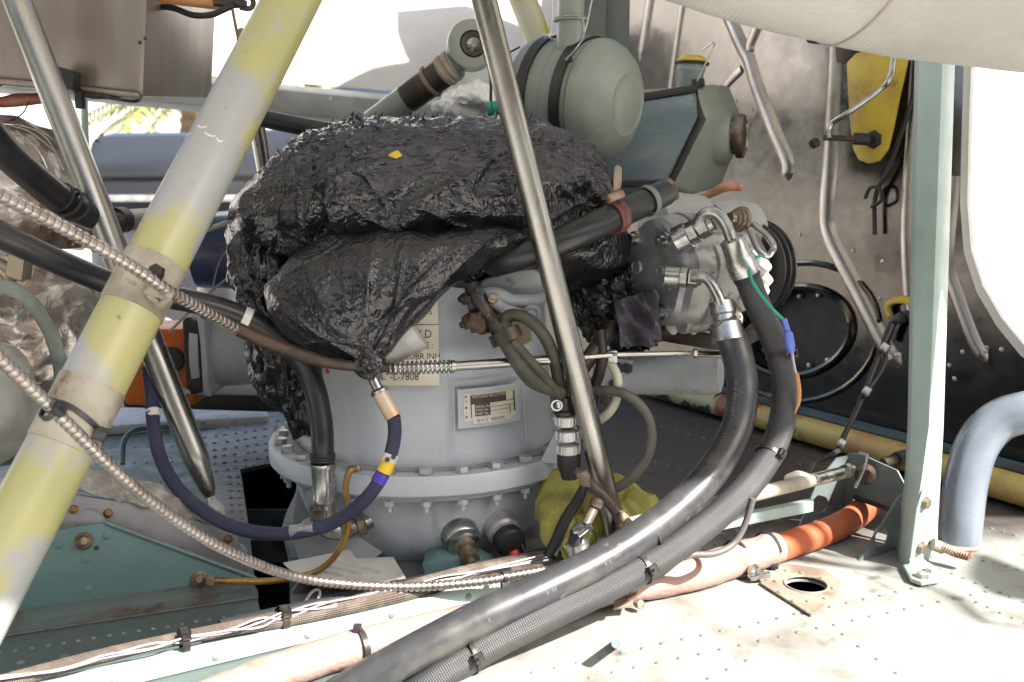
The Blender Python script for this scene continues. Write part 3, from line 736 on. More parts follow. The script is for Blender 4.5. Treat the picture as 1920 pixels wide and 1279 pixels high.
# fittings on the bowl
def hexplug(name, x, y, Y, ax, r, mats, parent, label=None):
    o = P(x, y, Y); ax = V(ax).normalized()
    m = M(); m.lathe([(-.02, r * 1.25), (.002, r * 1.2), (.004, r * 1.1)], o, ax, 24); m.hex(o + ax * .004, ax, r * 1.12, r * .45)
    a = m.obj(name, mats[0], parent, label)
    m = M(); m.lathe([(r * .45 + .004, r * .75), (r * 1.1, r * .78), (r * 1.12, r * .55), (r * 1.5, r * .55), (r * 1.55, r * .62), (r * 1.9, r * .6), (r * 1.92, r * .3), (r * 2.3, r * .3)], o, ax, 20)
    m.obj('core', mats[1], a); return a
hexplug('drain_plug', 866, 1012, .975, (.32, -.85, -.38), .0165, (zinc, mat('brown_stained_fitting', (.30, .25, .19), .4, .7, c2=(.16, .11, .07), ns=50)), gb)
o = P(943, 996, .99); ax = V((.35, -.85, -.25)).normalized()
m = M(); m.lathe([(-.02, .019), (.004, .018), (.006, .015), (.012, .015)], o, ax, 24); sp = m.obj('sensor_boss', alu, gb)
m = M(); m.lathe([(.012, .0165), (.022, .0165), (.024, .014), (.031, .013), (.032, .008)], o, ax, 24); m.obj('cap', blk, sp)
m = M(); m.cyl(o + ax * .030 + V((0, 0, -.004)), o + ax * .037 + V((.002, 0, -.012)), .0055); m.obj('tip', redp, sp)
# upper left boss: white capped filler leaning out under the bag
m = M(); o1 = P(705, 668, .945); o2 = P(790, 610, .95); ax = (o2 - o1)
m.lathe([(0, .016), (.012, .018), (.03, .019), (.034, .021), (.046, .021), (.048, .017)], o1, ax, 24)
m.obj('filler_cap', mat('dull_white_cap', (.42, .41, .39), .5, 0, c2=(.34, .33, .31), ns=30), gb)
# casting foot at the left
m = M(); m.prism([P(x, y, 1.08) for x, y in ((556, 905), (600, 880), (640, 900), (640, 1040), (600, 1050), (540, 1030))], (0, .05, 0), .003)
m.prism([P(x, y, 1.0) for x, y in ((545, 1010), (600, 985), (660, 1000), (720, 1035), (700, 1050), (560, 1052))], (0, .06, 0), .002); m.obj('casting_foot', cast, gb)
# lever casting upper right, with strap arm
m = M(); m.prism([P(x, y, .985) for x, y in ((893, 535), (908, 522), (955, 508), (1002, 503), (1024, 520), (1030, 560), (1000, 568), (965, 562), (940, 548), (905, 548))], (0, .05, 0), .006)
m.tube(L([(905, 552, .972), (935, 552, .97), (965, 564, .968), (1010, 560, .97), (1040, 548, .975)]), .0068, 12)
m.obj('lever_casting', cast, gb)
m = M(); m.tube(L([(918, 560, .965), (945, 580, .963), (985, 590, .963)]), [.007, .0065, .005], 12); m.ring(P(997, 590, .965), (.2, -1, .1), .0075, .003, 18, 8); m.obj('eye_arm', cast, gb)
m = M(); m.prism([P(x, y, .985) for x, y in ((910, 560), (930, 558), (990, 585), (1000, 640), (960, 660), (925, 640))], (0, .06, 0), .004); m.obj('yellowed_bracket', mat('yellowed_cream_paint', (.46, .43, .30), .5, 0, c2=(.3, .25, .15), ns=40), gb)
m = M(); m.prism([P(x, y, 1.0) for x, y in ((1012, 868), (1046, 800), (1062, 800), (1062, 868))], (0, .003, 0)); m.obj('web_plate', gbx, gb)

# ------------------------------------------------------------------ black plastic bag
def rdg(p, s, o=4):
    v = 0; a = 1; t = 0
    for k in range(o):
        v += a * (1 - abs(noise.noise(p * s)) * 2); t += a; s *= 2.05; a *= .55; p = p + V((3.1, 1.7, 5.3))
    return v / t
ZT = P(800, 330, 1.1).z
import numpy as np
def folds(m, specs, nfun):
    """press sharp-crested creases into the film: each spec is (x, t, angle, length, width, height) in the slanted sheet frame (x, t)"""
    A_ = np.array([(q.x, q.y, q.z) for q in m.v]); X = A_[:, 0]; T = A_[:, 2] * .92 + A_[:, 1] * .40
    H = np.zeros(len(X))
    for (x, t, an, ln, w, h) in specs:
        ca, sa = math.cos(an), math.sin(an); du = (X - x) * ca + (T - t) * sa; dv = -(X - x) * sa + (T - t) * ca
        dv = dv + .12 * ln * np.sin(du / ln * 2.2 + x * 90)
        e = np.clip(1 - np.abs(du) / (ln / 2), 0, 1) ** .6
        H += h * e * (np.exp(-np.abs(dv) / w) - .35 * np.exp(-(dv / (w * 3)) ** 2))
    for i, q in enumerate(m.v):
        if abs(H[i]) > 1e-5: m.v[i] = q + nfun(q) * float(H[i])
def TX(x, y, Y): p = P(x, y, Y); return p.x, p.z * .92 + p.y * .40
rf = random.Random(21)
def bdisp(p):
    top = min(1, max(0, (p.z - P(800, 352, 1.1).z) / .035))
    q = V((p.x * 1.0, p.y, p.z * .55))
    wv = V((noise.noise(p * 9), noise.noise(p * 9 + V((7, 0, 0))), noise.noise(p * 9 + V((0, 9, 0))))) * .05
    f_ = (rdg(V((p.x * 1.0 + p.z * .5, p.y, p.z * .5 - p.x * .3)) + wv, 7.5, 2) - .6) * .022 * (1 - .75 * top)
    t_ = (rdg(V((p.x, p.y * .8, p.z * 1.5)) + wv * .3, 60, 2) - .6) * .0065 * top
    t_ = t_ * .6 + (.42 - min(.8, noise.voronoi(V((p.x * .8, p.y, p.z * 1.6)) * 105 + wv * 60)[0][0])) * .0042 * top
    s_ = (rdg(V((p.x * .7 + p.z * .8, p.y, p.z * .35)) + wv, 24, 2) - .65) * .0012 * (1 - top)
    lf = min(1, max(0, (-.06 - p.x) / .05))
    g_ = (rdg(V((p.x + p.y * .6 + wv.x, p.z * .12, 0)), 12, 1) - .6) * .012 * lf + (rdg(V((p.x * .45 + p.z * .9, p.y * .4, (p.x * .9 - p.z * .45) * .2)) + wv * .5, 12, 1) - .6) * .010 * (1 - lf)
    return f_ + t_ + s_ + g_ * (1 - top) - .002
bag = thing('plastic_bag', 'black crinkled plastic sheet draped and tied over the top of the gearbox', 'plastic sheet', (GX, GY, gp(690)))
m = M()
m.blob([(222, 760, 900, .01, 1.12), (224, 660, 985, .07, 1.12), (236, 610, 1050, .10, 1.12), (258, 560, 1098, .125, 1.12), (292, 520, 1128, .145, 1.12), (335, 480, 1150, .156, 1.11), (372, 453, 1161, .157, 1.105), (402, 446, 1167, .150, 1.10), (432, 444, 1172, .140, 1.10), (470, 444, 1175, .132, 1.10), (510, 450, 1150, .12, 1.11), (545, 480, 1090, .12, 1.12), (565, 560, 1000, .08, 1.12)], 460, 21, bdisp, 2.15)
sp_ = []
for k in range(26):                                    # hanging pleats at the left
    x, t = TX(rf.uniform(455, 680), rf.uniform(350, 450), 1.0); sp_.append((x, t, 1.57 + rf.uniform(-.35, .25), rf.uniform(.05, .13), rf.uniform(.003, .006), rf.uniform(.004, .010)))
for k in range(30):                                    # sagging folds across the front and right
    x, t = TX(rf.uniform(640, 1150), rf.uniform(330, 480), 1.0); sp_.append((x, t, rf.choice((.25, -.35, .6, -.8)) + rf.uniform(-.25, .25), rf.uniform(.04, .14), rf.uniform(.0028, .006), rf.uniform(.003, .008)))
for k in range(260):                                   # small creases everywhere
    x, t = TX(rf.uniform(460, 1160), rf.uniform(235, 370) if k < 200 else rf.uniform(370, 500), 1.02); sp_.append((x, t, rf.uniform(-1, 1) if rf.random() < .7 else rf.uniform(0, 3.1), rf.uniform(.012, .045), rf.uniform(.0012, .0026), rf.uniform(.0012, .0034)))
folds(m, sp_, lambda q: V((q.x - GX, q.y - GY, .35 * max(0, q.z - gp(420)))).normalized())
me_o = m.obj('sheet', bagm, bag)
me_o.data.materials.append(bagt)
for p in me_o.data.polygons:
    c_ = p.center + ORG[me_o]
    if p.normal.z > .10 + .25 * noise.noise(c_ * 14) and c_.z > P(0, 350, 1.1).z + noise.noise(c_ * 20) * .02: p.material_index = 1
def fdisp(p):
    w_ = p + V((noise.noise(p * 8), 0, noise.noise(p * 8 + V((5, 5, 5))))) * .04
    ap = P(692, 690, .93); dx_ = p.x - ap.x; dz_ = p.z - ap.z; rr_ = math.hypot(dx_, dz_); rad_ = (rdg(V((math.atan2(dz_, dx_) * 2.4, rr_ * 3, 0)), 1.3, 2) - .62) * .017 * min(1, rr_ / .09)
    d2 = (p.x * .62 + p.z * .78); d3 = (p.x * .78 - p.z * .62)
    return (rdg(V((d2 * 1.0 + w_.x * .2, p.y, d3 * .22)), 11, 2) - .6) * .007 + rad_ * .35 + (rdg(w_, 22, 1) - .65) * .0012
m = M()
m.blob([(426, 640, 965, .03, .985), (430, 622, 985, .044, .978), (450, 590, 990, .054, .972), (480, 545, 948, .060, .966), (520, 512, 890, .062, .960), (560, 500, 836, .058, .953), (600, 512, 792, .048, .944), (640, 556, 750, .034, .935), (670, 625, 720, .019, .927), (688, 668, 702, .010, .925), (700, 680, 698, .006, .925)], 320, 20, fdisp, 1.9)
sp_ = []
ax_, at_ = TX(692, 690, .93)
def seg_(x0, y0, x1, y1, w, h):
    a_ = TX(x0, y0, .93); b_ = TX(x1, y1, .94); dx, dt = b_[0] - a_[0], b_[1] - a_[1]
    sp_.append(((a_[0] + b_[0]) / 2, (a_[1] + b_[1]) / 2, math.atan2(dt, dx), math.hypot(dx, dt) * 1.15, w, h))
for q in ((692, 690, 860, 520, .0028, .008), (850, 530, 985, 440, .0026, .007), (700, 680, 900, 530, .0022, .006), (700, 660, 760, 440, .003, .005), (680, 690, 590, 610, .0028, .006), (600, 620, 560, 560, .002, .003), (720, 560, 790, 440, .002, .004), (530, 500, 640, 432, .0024, .005), (640, 430, 940, 436, .0022, .004), (705, 685, 760, 600, .0018, .004), (560, 640, 680, 680, .002, .004), (620, 560, 640, 480, .002, .003), (810, 560, 960, 470, .0018, .004)): seg_(*q)
for k in range(260):
    x, t = TX(rf.uniform(510, 930), rf.uniform(440, 660), .94); sp_.append((x, t, rf.uniform(.2, 1.2) if rf.random() < .6 else rf.uniform(0, 3.1), rf.uniform(.010, .04), rf.uniform(.0009, .0018), rf.uniform(.0005, .0014)))
folds(m, sp_, lambda q: V((0, -1, .1)))
m.obj('front_fold', bagm, bag)
m = M()
m.blob([(430, 448, 545, .03, 1.06), (500, 440, 560, .045, 1.05), (560, 452, 565, .045, 1.05), (620, 466, 600, .045, 1.05), (680, 470, 618, .04, 1.05), (740, 484, 620, .035, 1.05), (785, 520, 612, .025, 1.05), (812, 560, 600, .01, 1.05)], 150, 12, lambda p: (rdg(V((p.x * 1.6, p.y, p.z * .4)), 16, 3) - .55) * .018 + (rdg(p, 50, 2) - .6) * .005, 2.0)
sp_ = []
for k in range(40):
    x, t = TX(rf.uniform(455, 610), rf.uniform(440, 800), 1.0); sp_.append((x, t, 1.6 + rf.uniform(-.5, .4), rf.uniform(.03, .10), rf.uniform(.0018, .004), rf.uniform(.002, .006)))
folds(m, sp_, lambda q: V((0, -1, .1)))
m.obj('left_fold', bagm, bag)
m = M()
m.blob([(440, 1070, 1190, .02, 1.12), (490, 1062, 1205, .03, 1.11), (540, 1062, 1222, .035, 1.10), (590, 1085, 1240, .035, 1.10), (630, 1120, 1238, .025, 1.10), (660, 1180, 1222, .01, 1.10)], 150, 12, lambda p: (rdg(V((p.x * .8 + p.z, p.y, p.z * .5 - p.x * .5)), 20, 3) - .55) * .022 + (rdg(p, 50, 2) - .6) * .005, 2.0)
m.blob([(470, 1000, 1130, .02, 1.10), (520, 1030, 1140, .02, 1.09), (580, 1050, 1130, .02, 1.10), (640, 1085, 1130, .01, 1.1)], 100, 10, lambda p: (rdg(p, 22, 3) - .55) * .02, 2.0)
sp_ = []
for k in range(46):
    x, t = TX(rf.uniform(1000, 1235), rf.uniform(440, 650), 1.05); sp_.append((x, t, -.9 + rf.uniform(-.6, .5), rf.uniform(.03, .10), rf.uniform(.0018, .004), rf.uniform(.002, .007)))
folds(m, sp_, lambda q: V((0, -1, .1)))
m.obj('right_fold', bagm, bag)
m = M(); m.patch(lambda u, v: P(1150 + 78 * u + 14 * v, 560 + 95 * v - 12 * u, 1.035) + V((0, -.012 * math.sin(u * 7 + v * 3) - .006 * math.sin(u * 15 - v * 9), 0)), 20, 20)
m.obj('grey_film_flap', mat('silver_grey_film', (.07, .065, .08), .18, 0, c2=(.12, .11, .13), ns=30), bag)
# frayed shreds along the upper edge
m = M(); rnd = random.Random(4)
for k in range(300):
    if k < 210: t = rnd.random(); x = 530 + 480 * t ** 1.4; y = 300 - 78 * min(1, (x - 530) / 130) ** .7 + rnd.uniform(2, 22)
    else: x = rnd.uniform(640, 1000); y = rnd.uniform(240, 300)
    p = P(x, y, rnd.uniform(1.02, 1.14)); h = rnd.uniform(.004, .015) * (1.3 if x < 640 else .8)
    dd = V((rnd.uniform(-.8, .6), rnd.uniform(-.5, .3), 1)).normalized() * h; w_ = V((rnd.uniform(.001, .003), rnd.uniform(-.002, .002), 0))
    m.add([p - w_, p + w_, p + dd + w_ * .3, p + dd * .6 - w_], [(0, 1, 2), (0, 2, 3)])
m.obj('frayed_shreds', bagt, bag, kind='stuff')
m = M(); o = P(740, 292, .962)
m.add([o + V(q) for q in ((-.006, 0, 0), (-.002, -.002, .003), (.004, -.002, .005), (.008, 0, 0), (.002, -.003, -.003))], [(0, 1, 4), (1, 2, 4), (2, 3, 4)])
for q in (m.v): q += V((0, -.004, 0))
tag(m.obj('dead_leaf', leafm), 'tiny yellow dead leaf lying on the black plastic', 'leaf')

# ------------------------------------------------------------------ compressor
CO = P(1222, 515, 1.06)                               # centre of the front plate
CA = V((.80, .60, 0)).normalized()                    # axis, front plate -> pulley
CS = V((0, 0, 1)); CT_ = CS.cross(CA)
def cp(t, r, a): return CO + CA * t + (CS * math.cos(a) + CT_ * math.sin(a)) * r
ac = thing('compressor', 'cast aluminium air conditioning compressor with dark bolted end plate, right of the bag', 'compressor', CO - V((0, 0, .065)))
lob = lambda a, t: 1 + .07 * math.cos(5 * a)
m = M(); m.lathe([(-.004, .003), (-.004, .050), (0, .055), (.010, .057)], CO, CA, 60, scal=lob); ep = m.obj('end_plate', mat('dark_grey_plate_paint', (.22, .22, .235), .38, .5, c2=(.32, .32, .33), ns=30, bump=.3, bs=150, bd=.0006), ac)
for k in range(6):
    a = math.pi / 6 + k * math.pi / 3
    m = M(); c_ = cp(-.004, .044, a); m.lathe([(0, .0085), (-.003, .008)], c_, CA, 16); m.lathe([(-.003, .0062), (-.010, .0058), (-.0102, .0032), (-.006, .003)], c_, CA, 18); m.obj('cap_screw', zinc, ep)
for r_, a, q in ((.02, 1.2, .008), (.024, 3.4, .009), (.018, 5.0, .006), (.03, 4.4, .006)):
    m = M(); m.lathe([(0, q), (-.0018, q * .85)], cp(-.004, r_, a), CA, 18); m.ring(cp(-.006, r_, a), CA, q * .8, .0008, 18, 6); m.obj('cast_boss', MATS['dark_grey_plate_paint'], ep)
m = M(); m.lathe([(.010, .056), (.024, .060), (.030, .062), (.032, .062), (.033, .059), (.036, .059), (.037, .063), (.072, .063), (.075, .058), (.110, .056), (.135, .050), (.142, .044)], CO, CA, 60, scal=lambda a, t: 1 + (.05 * math.cos(5 * a) if t < .06 else .02 * math.cos(10 * a)))
body = m.obj('cylinder_body', alu, ac)
for k in range(10):
    a = k * .628; m = M()
    m.box(cp(.08, .058, a), CA * .045, (CS * math.cos(a) + CT_ * math.sin(a)) * .010, (CT_ * math.cos(a) - CS * math.sin(a)) * .004, .001); m.obj('fin', alu, body)
for a, t0, t1, r_, q in ((-.9, .01, .10, .058, .010), (3.6, .02, .11, .060, .010), (2.4, .02, .11, .058, .009), (1.0, .02, .10, .058, .010)):
    m = M(); m.cyl(cp(t0, r_, a), cp(t1, r_, a), q, 16); m.obj('mounting_lug', alu, ac)
m = M(); m.lathe([(t + .046, r * .92) for t, r in ((.104, .030), (.108, .055), (.110, .060), (.112, .060), (.1135, .054), (.117, .054), (.119, .061), (.121, .061), (.1225, .054), (.126, .054), (.128, .061), (.131, .060), (.132, .04), (.128, .03))], CO, CA, 56); pu = m.obj('pulley', mat('dark_pulley_steel', (.06, .06, .06), .35, .6, c2=(.12, .115, .11), ns=30), ac)
# rear top shrouds (grey painted domes behind)
m = M(); m.lathe([(0, .045), (.03, .048), (.06, .044)], P(1225, 440, 1.13), (1, .3, 0), 32); m.lathe([(0, .040), (.03, .044), (.055, .040)], P(1330, 445, 1.16), (1, .3, 0), 32)
m.obj('rear_shroud', cast, ac)
# upper and lower unions
def union(x, y, Y, ax, r=.012):
    o = P(x, y, Y); m = M(); ax = V(ax).normalized()
    m.lathe([(-.014, r * 1.3), (0, r * 1.25), (.001, r)], o, ax, 20); m.hex(o, ax, r * 1.1, r * .9); m.hex(o + ax * r * 1.0, ax, r * 1.0, r * 1.0); m.lathe([(r * 2, r * .75), (r * 2.4, r * .7)], o, ax, 16)
    return m.obj('union_nut', zinc, ac)
union(1292, 440, 1.02, (.75, -.35, .45), .0115); union(1275, 520, 1.01, (.95, -.3, -.05), .0095)
m = M(); m.tube(L([(1302, 428, 1.015), (1320, 402, 1.005), (1342, 400, .998), (1360, 420, .995), (1372, 450, .992)]), .0062, 16); m.obj('elbow_pipe', zinc, ac)
m = M(); m.tube(L([(1298, 520, 1.0), (1325, 522, .99), (1342, 545, .985), (1353, 572, .982)]), .0058, 16); m.obj('elbow_pipe', zinc, ac)
m = M(); o = P(1392, 412, 1.03); m.lathe([(0, .0135), (.004, .0135), (.0045, .0115), (.008, .0115), (.0085, .009), (.012, .009), (.0125, .0065), (.018, .006)], o, (-.85, -.5, .12), 22); m.obj('brass_port', mat('dull_bronze', (.28, .23, .17), .4, .8), ac)
m = M(); m.tube(L([(1410, 420, 1.03), (1436, 440, 1.02), (1450, 462, 1.01), (1440, 480, 1.01), (1422, 468, 1.01), (1405, 430, 1.02)]), .0035, 10); m.obj('lifting_loop', zinc, ac)
m = M()
for (x, y, r_) in ((1420, 478, .010), (1432, 500, .010), (1436, 525, .009), (1425, 545, .012), (1395, 560, .014), (1370, 590, .012), (1300, 610, .011), (1262, 612, .010), (1340, 612, .010)):
    m.blob([(y - r_ * 1500, x - 4, x + 4, .004, 1.07), (y, x - r_ * 1500, x + r_ * 1500, r_, 1.07), (y + r_ * 1500, x - 4, x + 4, .004, 1.07)], 14, 4)
m.obj('clutch_lugs', white_p, ac)
m = M(); m.prism([P(x, y, 1.12) for x, y in ((1180, 600), (1300, 618), (1380, 640), (1420, 600), (1420, 640), (1370, 662), (1240, 640))], (0, .01, 0), .001); m.obj('mounting_bracket', dark, ac)

m = M(); m.tube(L([(1300, 378, 1.22), (1335, 362, 1.21), (1362, 350, 1.2), (1392, 352, 1.2)]), [.004, .005, .006, .004], 10, flat=.5)
tag(m.obj('copper_strap', mat('bright_copper_strap', (.55, .26, .19), .45, .2, c2=(.35, .14, .1), ns=40)), 'copper coloured strap above the compressor against the steel bulkhead', 'strap')
# ------------------------------------------------------------------ expansion vessel with two straps
vo = P(1072, 186, 1.30); va = V((.80, -.58, -.13)).normalized()
ves = thing('accumulator_vessel', 'sage green domed pressure vessel held by two black bands, top centre', 'vessel', vo - V((0, 0, .085)))
RV = .076
m = M(); m.lathe([(-.062, .02), (-.060, .06), (-.052, RV * .97), (-.042, RV), (.036, RV), (.037, RV * .985)], vo, va, 64); m.obj('shell', sage, ves)
m = M(); m.lathe([(.0375, RV * .99), (.040, RV * 1.02), (.047, RV * 1.02), (.050, RV * .995), (.060, RV * .935), (.069, RV * .83), (.076, RV * .70), (.081, RV * .56), (.083, RV * .50), (.0822, RV * .47), (.085, RV * .34), (.0862, RV * .2), (.0865, RV * .03)], vo, va, 72); m.obj('dome', sage, ves)
m = M()
for t, r_ in ((-.002, .0009), (.034, .0008)): m.ring(vo + va * t, va, RV, r_, 64, 6)
m.obj('weld_bead', sage, ves)
for t in (-.028, .024):
    m = M(); m.lathe([(t - .007, RV), (t - .007, RV * 1.045), (t + .007, RV * 1.045), (t + .007, RV)], vo, va, 64, cap=False); m.obj('strap', blackr, ves)
m = M(); a_ = P(1067, 118, 1.26); b_ = P(1073, -60, 1.26); m.tube([a_, a_.lerp(b_, .5), b_], .0165, 24, smooth=False)
m.lathe([(0, .016), (.0015, .021), (.005, .0215), (.0065, .016)], P(1069, 42, 1.26), (0, 0, 1), 28); m.obj('neck_pipe', sage, ves)
m = M(); m.tube(L([(1060, 114, 1.21), (1085, 85, 1.21), (1096, 62, 1.22), (1110, 0, 1.23), (1115, -30, 1.24)]), .0012, 6); m.tube(L([(1095, 62, 1.21), (1094, 40, 1.22), (1082, 30, 1.23), (1055, 30, 1.23)]), .0012, 6)
m.tube(L([(1035, -20, 1.2), (1034, 40, 1.2), (1030, 68, 1.2), (1040, 75, 1.2)]), .0010, 6); m.obj('locking_wire', zinc, ves)
m = M(); m.cyl(P(1058, 116, 1.215), P(1072, 108, 1.212), .0045, 10); m.obj('wire_screw', dark, ves)

# ------------------------------------------------------------------ oil tank with yellow cap
tk = thing('oil_tank', 'faceted blue grey oil tank with yellow filler cap beside the domed vessel', 'tank', P(1255, 365, 1.42))
Yt = 1.40
fr = [(1120, 196), (1306, 166), (1316, 222), (1256, 346), (1100, 346)]
m = M(); m.prism([P(x, y, Yt - .002) for x, y in [(1120, 204), (1299, 176), (1307, 222), (1250, 337), (1100, 337)]], (0, .004, 0), .001); m.obj('front_panel', tankb, tk)
ring = [P(x, y, Yt) for x, y in fr]; m = M()
ring3 = ring + [ring[0]]; m.tube(ring3, .0058, 8, 1, smooth=False, cap=False); m.obj('edge_seal', blk, tk)
cx_, cy_ = 1215, 262
def rg(sx, sy, dx, dy, Y): return [P(cx_ + (x - cx_) * sx + dx, cy_ + (y - cy_) * sy + dy, Y) for x, y in fr]
r0 = [P(x, y, Yt + .001) for x, y in fr]
r1 = [P(x, y, Yt + .03) for x, y in [(1120, 180), (1342, 158), (1362, 222), (1300, 366), (1100, 366)]]
r2 = [P(x, y, Yt + .09) for x, y in [(1120, 172), (1366, 160), (1396, 235), (1350, 352), (1100, 372)]]
r3 = [P(x, y, Yt + .15) for x, y in [(1120, 180), (1368, 176), (1392, 240), (1356, 330), (1100, 350)]]
m = M(); vv = r0 + r1 + r2 + r3; ff = [tuple(range(5))[::-1], tuple(range(15, 20))]
for i in range(3):
    for k in range(5): ff.append((i * 5 + k, i * 5 + (k + 1) % 5, (i + 1) * 5 + (k + 1) % 5, (i + 1) * 5 + k))
bm = bmesh.new(); bv = [bm.verts.new(p) for p in vv]
for f_ in ff: bm.faces.new([bv[i] for i in f_])
bmesh.ops.recalc_face_normals(bm, faces=bm.faces[:]); bmesh.ops.bevel(bm, geom=[e for e in bm.edges if not (e.verts[0] in bv[:5] and e.verts[1] in bv[:5])], offset=.006, segments=3, affect='EDGES', profile=.5)
bm.verts.index_update(); m.add([q.co.copy() for q in bm.verts], [tuple(k.index for k in q.verts) for q in bm.faces]); bm.free()
m.obj('tank_body', sage, tk)
m = M(); m.lathe([(0, .019), (.022, .0185), (.026, .021), (.028, .0205), (.036, .0205), (.04, .018)], P(1292, 168, Yt + .05), (.06, 0, 1), 28); nk = m.obj('filler_neck', mat('teal_grey_neck', (.20, .27, .26), .4), tk)
m = M(); c_ = P(1297, 122, Yt + .05); m.lathe([(0, .024), (.003, .025), (.004, .024)], c_, (.06, 0, 1), 28); m.obj('cap_rim', blk, nk)
m = M(); m.lathe([(.004, .022), (.008, .021), (.012, .015), (.0125, .002)], c_, (.06, 0, 1), 28); m.obj('filler_cap', mat('bright_yellow_cap', (.62, .46, .02), .35), nk)
m = M(); m.tube(L([(1307, 152, Yt), (1325, 115, Yt), (1338, 88, Yt), (1336, 80, Yt + .01), (1318, 94, Yt + .03)]), .0012, 6, sub=3); m.obj('cap_bail_wire', zinc, nk)
m = M(); m.cyl(P(1298, 158, Yt + .01), P(1320, 154, Yt + .01), .006, 12); m.obj('hinge_lug', blk, nk)
bo = P(1362, 256, Yt + .06); ba = V((.93, -.36, 0)).normalized()
m = M(); m.lathe([(-.03, .045), (0, .040), (.008, .034), (.009, .030)], bo, ba, 36); bs_ = m.obj('sight_boss', sage, tk)
m = M(); m.lathe([(.009, .026), (.014, .026), (.015, .031), (.020, .032), (.026, .031), (.028, .024), (.026, .018)], bo, ba, 36); m.obj('knurled_ring', mat('brown_dull_steel', (.24, .2, .17), .35, .7, c2=(.14, .1, .08), ns=40), bs_)
m = M(); m.box(bo + ba * .029, ba * .006, (0, 0, .034), ba.cross(V((0, 0, 1))) * .008, .001); m.obj('tee_bar', steel, bs_)

# ------------------------------------------------------------------ rod end strut (behind the bag)
re = thing('rod_end_strut', 'grey rod with bearing eye, dark band and cable tie, rising behind the bag', 'strut', P(700, 240, 1.3))
m = M(); a_ = P(700, 232, 1.32); b_ = P(855, 118, 1.28); m.tube([a_, b_], .0185, 24, smooth=False); m.obj('rod', sage, re)
m = M(); m.tube([a_.lerp(b_, .42), a_.lerp(b_, .84)], .0193, 24, smooth=False); m.obj('dark_band', dark, re)
m = M(); m.lathe([(0, .019), (.002, .021), (.007, .021), (.009, .0185), (.012, .021), (.017, .0205)], a_.lerp(b_, .85), b_ - a_, 28); m.obj('collar', cream, re)
m = M(); t_ = (b_ - a_).normalized()
ec = P(884, 86, 1.27)
m.tube([b_ - t_ * .01, ec - t_ * .01], [.016, .0125], 20, smooth=False); m.lathe([(-.011, .017), (-.011, .027), (-.008, .031), (.008, .031), (.011, .027), (.011, .017)], ec, V((.25, -1, .1)), 40, cap=False); m.obj('eye', sage, re)
m = M(); m.lathe([(-.010, .008), (-.0115, .015), (-.006, .0175), (.008, .0175)], ec, V((-.25, 1, -.1)), 30); m.obj('bearing', dark, re)
m = M(); m.cyl(ec + V((.004, -.016, 0)), ec + V((.001, .0, 0)), .0085, 20, .5); m.obj('pin', zinc, re)
m = M(); m.ring(a_.lerp(b_, .70), b_ - a_, .0205, .0016, 28, 6, 2); m.obj('cable_tie', mat('tan_tie', (.20, .145, .105), .5), re)
# ------------------------------------------------------------------ bare steel struts
def strut(name, label, pts, r, m_, cat='strut', grp=None, ends=None, taper=None):
    m = M(); rr = [r] * len(pts) if not taper else taper
    m.tube(L(pts), rr, 32, smooth=False, rib=None); o = m.obj(name, m_); tag(o, label, cat, grp); return o
GS = 'polished steel gearbox struts'
strut('steel_strut', 'polished steel strut leaning across the front of the bag and gearbox', [(893, -60, .93), (1145, 960, .95), (1152, 1004, .95), (1158, 1020, .95)], .0117, steel, grp=GS, taper=[.0117, .0117, .0095, .006])
strut('steel_strut', 'polished steel strut at the left passing behind the yellow painted tube', [(8, -60, 1.02), (368, 860, .98), (390, 918, .98), (395, 930, .98)], .0133, steel, grp=GS, taper=[.0138, .0132, .008, .005])
strut('steel_strut', 'short far steel strut seen between the yellow tube and the bag', [(478, 215, 1.35), (502, 350, 1.38), (530, 500, 1.4)], .0105, steel, grp=GS)
m = M(); m.blob([(925, 385, 400, .004, 1.12), (945, 392, 416, .006, 1.11), (965, 408, 424, .004, 1.10)], 20, 6, lambda p: noise.noise(p * 90) * .004)
tag(m.obj('torn_tape', white_p), 'scrap of torn cream tape at the foot of the left steel strut', 'tape')
# large painted tube
A_ = P(572, -50, 1.0); B_ = P(-108, 1268, .655)
pt = thing('painted_tube', 'thick grey tube with worn yellow paint leaning across the left of the picture', 'tube', B_)
m = M(); m.tube([A_, B_], .0258, 48, smooth=False); m.obj('tube_body', tube_p, pt)
def onp(y): 
    # point of the tube axis at photograph height y
    lo, hi = 0.0, 1.0
    for _ in range(40):
        t = (lo + hi) / 2; q = A_.lerp(B_, t); dpt = q.y * math.cos(PITCH) - q.z * math.sin(PITCH); yy = 639.5 - F * (q.z * math.cos(PITCH) + q.y * math.sin(PITCH)) / dpt
        if yy < y: lo = t
        else: hi = t
    return A_.lerp(B_, lo)
for a, b_ in ((492, 582), (722, 838)):
    m = M(); m.tube([onp(a), onp(b_)], .0268, 48, smooth=False); m.obj('sleeve', cream, pt)
m = M()
for k, (y, a0, a1) in enumerate(((283, -1.1, -.5), (270, -.45, -.05), (280, -.05, .35), (282, .4, .62))):
    c_ = onp(y); t_ = (B_ - A_).normalized(); e1 = V((1, 0, 0)); e1 = (e1 - t_ * e1.dot(t_)).normalized(); e2 = t_.cross(e1)
    if e2.y > 0: e2 = -e2
    def ff_(u, v, c_=c_, a0=a0, a1=a1): 
        a = a0 + (a1 - a0) * u; return c_ + (e1 * math.sin(a) + e2 * math.cos(a)) * .0261 + t_ * ((v - .5) * .0018 + .002 * math.sin(u * 3))
    m.patch(ff_, 10, 1)
m.obj('white_paint_dashes', white_p, pt)
